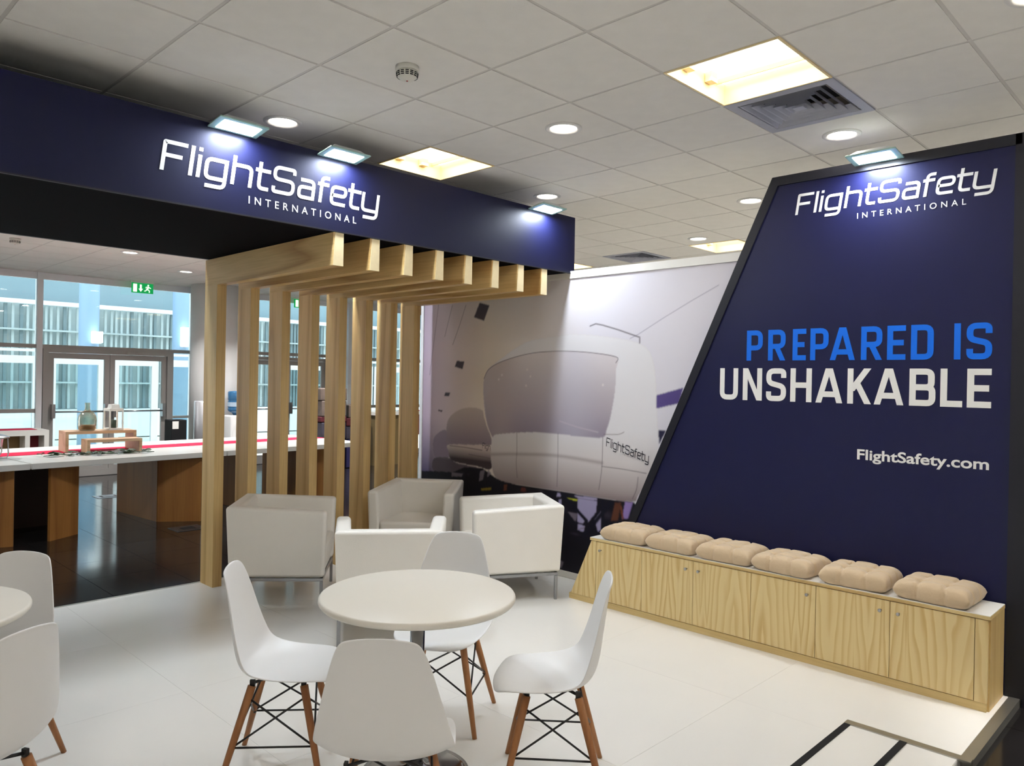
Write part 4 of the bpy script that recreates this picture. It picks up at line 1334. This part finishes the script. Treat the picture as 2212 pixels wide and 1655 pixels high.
dup(ac, (2.808, .184, 0), 2.555 - PI / 2, 'white tub armchair at the right, in front of the mural')

# --- round tables
def make_table(label):
    t = thing('round_table', label, 'table', (0, 0, 0), 0, 'white round bistro tables')
    MB().lathe([(.385, .712), (.393, .714), (.400, .722), (.400, .732), (.397, .738), (.390, .741), (.001, .741)], 72, cap=True).build('tabletop', mat('cream_melamine', (232, 226, 214), .38, spec=.35), t)
    MB().lathe([(.12, .694), (.12, .711)], 32).build('mounting_plate', M_STEEL, t)
    MB().lathe([(.030, .03), (.030, .694)], 28).build('column', M_CHROME, t)
    MB().lathe([(.222, .0), (.222, .006), (.19, .014), (.10, .024), (.045, .034), (.030, .05)], 56).build('base', M_CHROME, t)
    return t
tb = make_table('round white bistro table on a chrome column among four chairs')
tb.location = (.575, -1.475, 0)
dup(tb, (-.97, -.45, 0), 0, 'white round table cut off by the left edge of the photo')

# --- moulded plastic chairs on beech dowel legs
def shell_mesh():
    st = [  # y, z, half width, edge forward, edge up
        (-.226, .847, .096, .004, -.012), (-.222, .838, .119, .008, -.010), (-.217, .812, .132, .014, -.004), (-.209, .760, .151, .022, 0), (-.199, .685, .172, .032, 0), (-.189, .605, .193, .042, 0),
        (-.180, .535, .211, .054, .004), (-.167, .480, .221, .058, .016), (-.138, .440, .225, .046, .036), (-.088, .418, .223, .020, .044), (-.015, .409, .220, 0, .038),
        (.066, .411, .216, 0, .027), (.136, .420, .208, 0, .015), (.190, .426, .195, -.004, .005), (.222, .421, .174, -.010, -.002), (.240, .409, .139, -.014, -.004), (.246, .399, .094, -.012, -.004)]
    nu = 20
    P = []
    for (y, z, hw, fw, up) in st:
        row = []
        for i in range(nu + 1):
            u = -1 + 2 * i / nu
            a = abs(u) ** 2.4
            row.append((hw * u, y + fw * a, z + up * a))
        P.append(row)
    vs, fs = [], []
    for row in P: vs += row
    n = nu + 1
    for j in range(len(st) - 1):
        for i in range(nu):
            fs.append((j * n + i, j * n + i + 1, (j + 1) * n + i + 1, (j + 1) * n + i))
    return MB().add(vs, fs, True).mesh('shell', M_PLASTIC)
def make_chair(label):
    t = thing('dining_chair', label, 'chair', (0, 0, 0), 0, 'white moulded chairs on wooden legs')
    sh = link('shell', shell_mesh(), t)
    md = sh.modifiers.new('thick', 'SOLIDIFY'); md.thickness = .0075; md.offset = 0
    md = sh.modifiers.new('sub', 'SUBSURF'); md.levels = 1; md.render_levels = 2
    top = {(-1, 1): (-.118, .105, .395), (1, 1): (.118, .105, .395), (-1, -1): (-.118, -.095, .395), (1, -1): (.118, -.095, .395)}
    ft = {(-1, 1): (-.205, .195, 0), (1, 1): (.205, .195, 0), (-1, -1): (-.205, -.205, 0), (1, -1): (.205, -.205, 0)}
    def at(k, z):
        a, b = Vector(ft[k]), Vector(top[k])
        return a + (b - a) * (z / .395)
    for k in top:
        MB().tube([ft[k], at(k, .2), at(k, .388)], [.0105, .0145, .0165], 14).build('leg', M_BEECH, t)
    br = MB()
    for k in top:
        br.box(top[k][0] - .006, top[k][0] + .006, top[k][1] - .010, top[k][1] + .010, .386, .412)
    for k in top:
        br.tube([(top[k][0], top[k][1], .398), (0, 0, .397)], .006, 8)
    br.build('bracket', M_WIRE, t)
    for a, b in (((-1, 1), (1, 1)), ((-1, -1), (1, -1)), ((-1, 1), (-1, -1)), ((1, 1), (1, -1))):
        for p, q in ((a, b), (b, a)):
            MB().tube([at(p, .165), at(q, .345)], .0042, 8).build('cross_wire', M_WIRE, t)
    for s in (-1, 1):
        MB().tube([at((s, 1), .165), at((s, -1), .165)], .0042, 8).build('cross_wire', M_WIRE, t)
    bo = MB()
    for k in top:
        for z in (.165, .345):
            p = at(k, z)
            bo.lathe([(.0005, p.z - .009), (.007, p.z - .006), (.009, p.z), (.007, p.z + .006), (.0005, p.z + .009)], 10, p.x * .965, p.y * .965, cap=False)
    bo.build('bolts', M_WIRE, t)
    return t
ch = make_chair('white moulded chair left of the round table, seen from the side')
def put(o, x, y, deg):
    o.location = (x, y, 0)
    o.rotation_euler.z = math.radians(deg) - PI / 2
put(ch, .205, -1.06, -41)
for lb, x, y, dg in (('white moulded chair right of the round table, facing left', .942, -1.902, 131),
                     ('white moulded chair behind the round table, facing the camera', 1.005, -1.150, -147),
                     ('white moulded chair in the foreground with its back to the camera', .107, -1.915, 44),
                     ('white moulded chair behind the table at the left edge', -.685, -.275, -142),
                     ('white moulded chair in the lower left corner, seen from behind', -.882, -1.089, 118)):
    put(dup(ch, (0, 0, 0), 0, lb), x, y, dg)

# --- access ramp plate with black grip strips in the platform's near right corner
rp = thing('access_ramp', 'white floor plate with black grip strips and a grey edge at the lower right', 'ramp')
MB().box(.9, 2.345, PY0 + .002, -2.565, .0005, .0035).build('plate', M_WHITE_FLOOR, rp)
MB().box(2.345, 2.39, PY0 - .05, -2.535, .0005, .009).build('edge_trim', M_ALU, rp)
MB().box(.9, 2.345, -2.565, -2.535, .0005, .007).build('grip_strip', M_BLACKRUB, rp)
MB().box(.9, 2.345, -2.815, -2.785, .0036, .009).build('grip_strip', M_BLACKRUB, rp)
# ================================================================== THE HALL BEYOND
TZ = .745
M_SHADED_BOARD = mat('shaded_leg_board', (46, 28, 20), .6)  # rear leg boards: deep shade under the table put into the colour
def frame_pt(o, ang, u, v):
    c, s = math.cos(ang), math.sin(ang)
    return (o[0] + c * u - s * v, o[1] + s * u + c * v)
def buffet(label, ox, oy, ang, length, depth, legs):
    t = thing('buffet_table', label, 'table', (ox, oy, HALL_Z), ang, 'long white buffet tables')
    h = TZ - HALL_Z
    MB().box(0, length, 0, depth, h - .058, h).build('tabletop', mat('grey_white_laminate', (206, 204, 198), .35), t, .004)
    for (u0, v0, u1, v1) in legs:
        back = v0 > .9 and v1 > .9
        d = Vector((u1 - u0, v1 - v0)).normalized()
        n = Vector((-d.y, d.x)) * .014
        MB().hexa([(u0 + n.x, v0 + n.y), (u1 + n.x, v1 + n.y), (u1 - n.x, v1 - n.y), (u0 - n.x, v0 - n.y)], 0, h - .058).build('leg_board', M_SHADED_BOARD if back else M_BUFFET_LEG, t)
    return t
A2 = math.radians(5.5)
_bx, _by = .585 - 2.26 * math.cos(A2), 4.395 - 2.26 * math.sin(A2)
buffet('white buffet tabletop at the far left, under the chafing dish', _bx, _by, A2, 2.26, 1.75,
       [(1.80, .24, 2.16, .10), (1.80, .24, 1.80, 1.2), (.35, .10, .75, .30), (.75, .30, .75, 1.2), (1.83, 1.0, 2.24, 1.0)])
buffet('long white buffet table with the wooden display stands', .60, 4.40, A2, 2.02, 1.75,
       [(.19, .10, .52, .28), (.02, 1.0, .52, 1.0), (1.40, .36, 1.75, .06), (1.40, .36, 1.40, 1.35)])
buffet('white buffet table behind the timber posts', .60 + 2.035 * math.cos(A2), 4.40 + 2.035 * math.sin(A2), A2, 2.02, 1.75,
       [(.15, .06, .50, .30), (.50, .30, .50, 1.3), (1.35, .30, 1.75, .06), (1.35, .30, 1.35, 1.35)])
# red runners lie on the tops
for lb, ox, oy, ang, L in (('red cloth runner on the left buffet table', _bx, _by, A2, 2.26), ('red cloth runner passing under the display stands', .60, 4.40, A2, 2.02),
                           ('red cloth runner on the buffet table behind the posts', .60 + 2.035 * math.cos(A2), 4.40 + 2.035 * math.sin(A2), A2, 2.02)):
    o = MB().box(.0, L, .84, 1.20, 0, .003).build('table_runner', M_RED)
    o.location = (ox, oy, TZ + .0005)
    o.rotation_euler.z = ang
    tag(o, lb, 'table runner', 'red table runners')
# wooden display risers
M_RISER = wood('riser_ply', (206, 172, 138), (184, 146, 110), 'X', rings=5, stretch=.2)
def riser(label, x, y, w, d, h, ang):
    t = thing('display_riser', label, 'display stand', (x, y, TZ + .004), ang, 'wooden display risers')
    MB().box(-w / 2, w / 2, -d / 2, d / 2, h - .03, h).build('shelf', M_RISER, t)
    for s in (-1, 1):
        MB().box(min(s * w / 2, s * (w / 2 - .03)), max(s * w / 2, s * (w / 2 - .03)), -d / 2, d / 2, 0, h - .03).build('upright', M_RISER, t)
    return t
riser('larger wooden display riser carrying the glass bottle and lantern', 1.50, 5.45, .72, .32, .225, math.radians(-3))
riser('smaller wooden display riser in front of the larger one', 1.545, 5.13, .56, .22, .150, math.radians(-1))
# big glass bottle
t = thing('glass_bottle', 'big smoky glass bottle with a narrow neck on the riser', 'bottle', (1.385, 5.45, TZ + .2295))
def smoky():
    m = bpy.data.materials.new('smoky_glass'); m.use_nodes = True
    nt = m.node_tree; nt.nodes.clear()
    o = nt.nodes.new('ShaderNodeOutputMaterial'); mx = nt.nodes.new('ShaderNodeMixShader'); a = nt.nodes.new('ShaderNodeBsdfTransparent'); b = nt.nodes.new('ShaderNodeBsdfGlossy'); lw = nt.nodes.new('ShaderNodeLayerWeight')
    a.inputs[0].default_value = (.80, .74, .60, 1); b.inputs['Roughness'].default_value = .08; b.inputs['Color'].default_value = (.8, .76, .68, 1); lw.inputs[0].default_value = .42
    nt.links.new(lw.outputs['Facing'], mx.inputs[0]); nt.links.new(a.outputs[0], mx.inputs[1]); nt.links.new(b.outputs[0], mx.inputs[2]); nt.links.new(mx.outputs[0], o.inputs[0])
    return m
M_SMOKY = smoky()
MB().lathe([(.07, .0), (.086, .012), (.092, .05), (.095, .12), (.089, .16), (.066, .20), (.036, .222), (.026, .24), (.024, .29), (.027, .30), (.027, .31)], 36).build('vessel', M_SMOKY, t)
MB().lathe([(.075, .012), (.084, .02), (.088, .06), (.001, .061)], 32).build('contents', mat('amber_liquid', (120, 92, 62), .3), t)
# white lantern
t = thing('candle_lantern', 'small white candle lantern on the riser beside the bottle', 'lantern', (1.66, 5.45, TZ + .2295), .1)
w_ = .078
MB().box(-w_, w_, -w_, w_, 0, .02).build('base', M_WHITE_TOP, t)
MB().box(-w_, w_, -w_, w_, .215, .245).build('roof', M_WHITE_TOP, t)
MB().eight([(-.05, -.05, .245), (.05, -.05, .245), (.05, .05, .245), (-.05, .05, .245)], [(-.042, -.042, .29), (.042, -.042, .29), (.042, .042, .29), (-.042, .042, .29)]).build('chimney', M_WHITE_TOP, t)
for sx in (-1, 1):
    for sy in (-1, 1):
        MB().box(sx * (w_ - .007) - .007, sx * (w_ - .007) + .007, sy * (w_ - .007) - .007, sy * (w_ - .007) + .007, .02, .215).build('corner_post', M_WHITE_TOP, t)
MB().lathe([(.03, .02), (.03, .11), (.002, .112)], 20).build('candle', mat('dark_candle', (60, 72, 58), .6), t)
# leaves round the risers
rs = random.Random(5)
leaf = MB()
lf = [(0, 0, 0), (.035, .018, .006), (.07, .02, .012), (.115, 0, .004), (.07, -.02, .012), (.035, -.018, .006), (.05, 0, .02)]
leaf.add(lf, [(0, 1, 6), (1, 2, 6), (2, 3, 6), (3, 4, 6), (4, 5, 6), (5, 0, 6)], True)
leaf_me = leaf.mesh('leaf', M_GREEN_LEAF)
for lb, gx, gy, n in (('dark green leaf garland at the left foot of the risers', 1.00, 4.98, 16), ('dark green leaf garland in front of the small riser', 1.36, 4.88, 14), ('dark green leaf garland under the right of the small riser', 1.74, 4.88, 18)):
    t = thing('leaf_garland', lb, 'garland', (gx, gy, TZ + .004), 0, 'leaf garlands on the buffet')
    for k in range(n):
        o = link('leaf', leaf_me, t, (rs.uniform(-.16, .16), rs.uniform(-.05, .05), rs.uniform(.0, .035)), rs.uniform(0, 6.28))
        o.rotation_euler.x = rs.uniform(-.5, .5)
        s_ = rs.uniform(.7, 1.2)
        o.scale = (s_, s_, s_)
    MB().tube([(-.16, 0, .006), (0, .01, .012), (.16, -.01, .006)], .004, 6).build('stem', M_GREEN_LEAF, t)
# chafing dish at the left edge
t = thing('chafing_dish', 'steel chafing dish on wire legs at the left edge', 'chafing dish', (.36, 5.1, TZ + .0045), .05)
MB().lathe([(.02, .27), (.06, .262), (.16, .232), (.20, .215), (.205, .205)], 40).build('lid', M_STEEL, t)
MB().lathe([(.09, .10), (.14, .115), (.15, .19), (.20, .204)], 40).build('pan', M_STEEL, t)
MB().lathe([(.012, .27), (.016, .29), (.004, .295)], 14).build('lid_knob', M_STEEL, t)
for sx in (-1, 1):
    MB().tube([(sx * .165, -.1, .2), (sx * .17, -.11, .05), (sx * .155, -.12, .0065), (0, -.12, .0065)], .006, 8).build('wire_leg', M_STEEL, t)
    MB().tube([(sx * .165, .1, .2), (sx * .17, .11, .05), (sx * .155, .12, .0065), (0, .12, .0065)], .006, 8).build('wire_leg', M_STEEL, t)
# side table with shelves behind, left
t = thing('sideboard', 'white sideboard with open shelf and red runner behind the left buffet', 'sideboard', (-.2, 8.6, HALL_Z), 0)
MB().box(0, 2.02, 0, .6, .745, .82).build('worktop', M_WHITE_TOP, t)
for x in (0, 1.72, 1.96):
    MB().box(x, x + .06, 0, .6, 0, .745).build('side_board', M_WHITE_TOP, t)
MB().box(.06, 1.72, .3, .32, .06, .74).build('back_board', mat('tan_board', (150, 118, 76), .6), t)
MB().box(1.78, 1.96, .3, .32, .06, .74).build('red_board', M_RED_DK, t)
MB().box(.06, 1.96, .02, .58, .04, .06).build('base_shelf', M_WHITE_TOP, t)
o = MB().box(-.2, 1.7, 8.72, 9.08, .781, .784).build('table_runner', M_RED)
tag(o, 'red cloth runner on the far left sideboard', 'table runner', 'red table runners')
# steel dispenser, water cooler, black bin
t = thing('drinks_dispenser', 'tall steel drinks dispenser with two taps beside the column', 'dispenser', (3.92, 8.22, HALL_Z))
MB().lathe([(.148, 0), (.148, 1.225), (.14, 1.24), (.02, 1.245)], 40).build('drum', mat('bright_steel', (222, 222, 226), .3, metal=.6), t)
for z in (.86, 1.06):
    tp = MB().tube([(.02, -.14, z), (.02, -.21, z), (.02, -.235, z - .03)], .014, 10).box(.005, .035, -.20, -.17, z + .01, z + .05)
    tp.build('tap', M_CHROME, t)
MB().box(.05, .10, -.150, -.132, 1.09, 1.16).build('plate', M_WHITE_TOP, t)
t = thing('water_cooler', 'white water cooler with a blue bottle between the first two posts', 'water cooler', (4.50, 8.3, HALL_Z))
M_BLUEB = mat('blue_bottle', (58, 108, 150), .15, spec=.6)
MB().eight([(-.15, -.15, 0), (.15, -.15, 0), (.15, .15, 0), (-.15, .15, 0)], [(-.15, -.15, 1.0), (.15, -.15, 1.0), (.15, .15, 1.0), (-.15, .15, 1.0)]).build('cabinet', M_PLASTIC, t, .03, 3)
MB().lathe([(.04, 1.0), (.06, 1.03), (.125, 1.07), (.13, 1.10), (.122, 1.12), (.13, 1.14), (.13, 1.22), (.122, 1.24), (.13, 1.26), (.13, 1.38), (.115, 1.40), (.02, 1.405)], 32).build('bottle', M_BLUEB, t)
MB().lathe([(.1315, 1.145), (.1315, 1.215)], 32, cap=False).build('bottle_label', mat('pale_label', (176, 196, 214), .5), t)
for s in (-1, 1):
    MB().tube([(s * .05, -.15, .86), (s * .05, -.19, .85), (s * .05, -.195, .81)], .013, 8).build('tap', M_WHITE_TOP, t)
t = thing('waste_bin', 'black bin with a pale paper on its front near the grey door', 'bin', (3.55, 8.4, HALL_Z))
MB().box(-.12, .12, -.14, .14, 0, .94).build('body', M_BLACKRUB, t, .01)
MB().box(-.105, -.01, -.143, -.140, .80, .92).build('paper', M_WHITE_TOP, t)
# wrapped stacks on a trolley behind the fifth post
M_WRAP = mat('cling_wrap', (64, 60, 72), .12, spec=.7, bump=.6, bscale=14, var=.3, vscale=6)
M_CARTON = mat('grey_brown_carton', (112, 98, 90), .5, bump=.3, bscale=12, var=.2, vscale=7)
M_MAROON = mat('maroon_cloth', (88, 26, 36), .7)
M_BLUECRATE = mat('indigo_crate', (44, 40, 84), .5)
zz = HALL_Z + .002
stack = [('wrapped dark stack of linen on the floor, lowest of the left pile', .55, M_BLUECRATE, .5), ('cling-wrapped dark bundle, second from the floor of the left pile', .30, M_WRAP, .52), ('maroon cloth bundle in the left pile behind the posts', .10, M_MAROON, .54), ('grey brown wrapped carton high on the left pile', .28, M_CARTON, .52), ('pale topped carton at the top of the left pile', .22, M_CARTON, .55)]
for k, (lb, h_, mm, w) in enumerate(stack):
    t = thing('wrapped_bundle', lb, 'bundle', (6.12, 8.1, zz), .05 * (k % 2), 'wrapped bundles piled behind the posts')
    MB().box(-w / 2, w / 2, -.25, .25, 0, h_).build('bundle', mm, t, .02, 2)
    MB().box(-w / 2 - .003, w / 2 + .003, -.03, .03, -.0, h_ + .003).build('strap', M_WRAP if mm is not M_WRAP else M_CARTON, t)
    zz += h_ + .004
zz = HALL_Z + .002
for k, (lb, h_, mm, w) in enumerate([('dark indigo crate at the foot of the right pile', .52, M_BLUECRATE, .46), ('dark wrapped bundle in the middle of the right pile', .24, M_WRAP, .46), ('maroon cloth bundle in the right pile behind the posts', .15, M_MAROON, .48), ('grey brown carton on top of the right pile', .24, M_CARTON, .36)]):
    t = thing('wrapped_bundle', lb, 'bundle', (6.69, 8.2, zz), -.04 * (k % 2), 'wrapped bundles piled behind the posts')
    MB().box(-w / 2, w / 2, -.25, .25, 0, h_).build('bundle', mm, t, .02, 2)
    MB().box(-.04, .04, -.253, .253, 0, h_ + .003).build('strap', M_WRAP if mm is not M_WRAP else M_CARTON, t)
    zz += h_ + .004
# red fronted sideboard at the right with a plant
t = thing('sideboard', 'white topped sideboard with red front behind the last posts', 'sideboard', (7.05, 7.9, HALL_Z), 0)
MB().box(0, 2.6, 0, .6, .96, 1.02).build('worktop', M_WHITE_TOP, t)
MB().box(.05, .11, .05, .55, 0, .96).build('side_board', mat('olive_board', (118, 98, 62), .6), t)
MB().box(.11, .62, .05, .08, .0, .96).build('front_board', mat('olive_board', (118, 98, 62), .6), t)
MB().box(1.02, 2.5, .05, .08, .56, .96).build('red_board', M_RED_DK, t)
MB().box(2.5, 2.56, .05, .55, 0, .96).build('side_board', M_WHITE_TOP, t)
o = MB().box(7.95, 9.6, 8.0, 8.4, .981, .984).build('table_runner', M_RED)
tag(o, 'red cloth runner on the right sideboard', 'table runner', 'red table runners')
t = thing('branch_vase', 'glass vase of thin bare branches on the right sideboard', 'vase', (7.5, 8.2, HALL_Z + 1.0205))
MB().lathe([(.05, 0), (.055, .02), (.045, .2), (.06, .30)], 20, cap=False).build('vase', M_GLASS, t)
rs = random.Random(9)
for k in range(9):
    p = [(0, 0, .03)]
    dx, dy = rs.uniform(-.12, .12), rs.uniform(-.08, .08)
    for q in range(1, 6):
        p.append((dx * q / 5 + rs.uniform(-.03, .03), dy * q / 5, .03 + q * .16))
    MB().tube(p, .006, 6).build('branch', mat('grey_green_branch', (92, 122, 112), .7), t)
# floor box lids let into the dark floor
for lb, x, y in (('grey floor box lid in the dark floor between the buffet legs', 2.15, 7.1), ('dark floor box lid in the hall floor near the first post', 2.05, 4.30)):
    t = thing('floor_box', lb, 'floor box', (x, y, HALL_Z), 0, 'floor boxes')
    MB().box(-.16, .16, -.14, .14, .0002, .004).build('rim', M_PLATE if y > 5 else mat('dark_lid', (58, 56, 56), .35), t)
    MB().box(-.10, .10, -.075, .075, .004, .006).build('lid', M_GROUT if y > 5 else mat('dark_lid2', (44, 42, 42), .3), t)
    MB().box(-.07, .07, -.05, .05, .006, .0075).build('handle_plate', M_PLATE if y > 5 else M_GROUT, t)
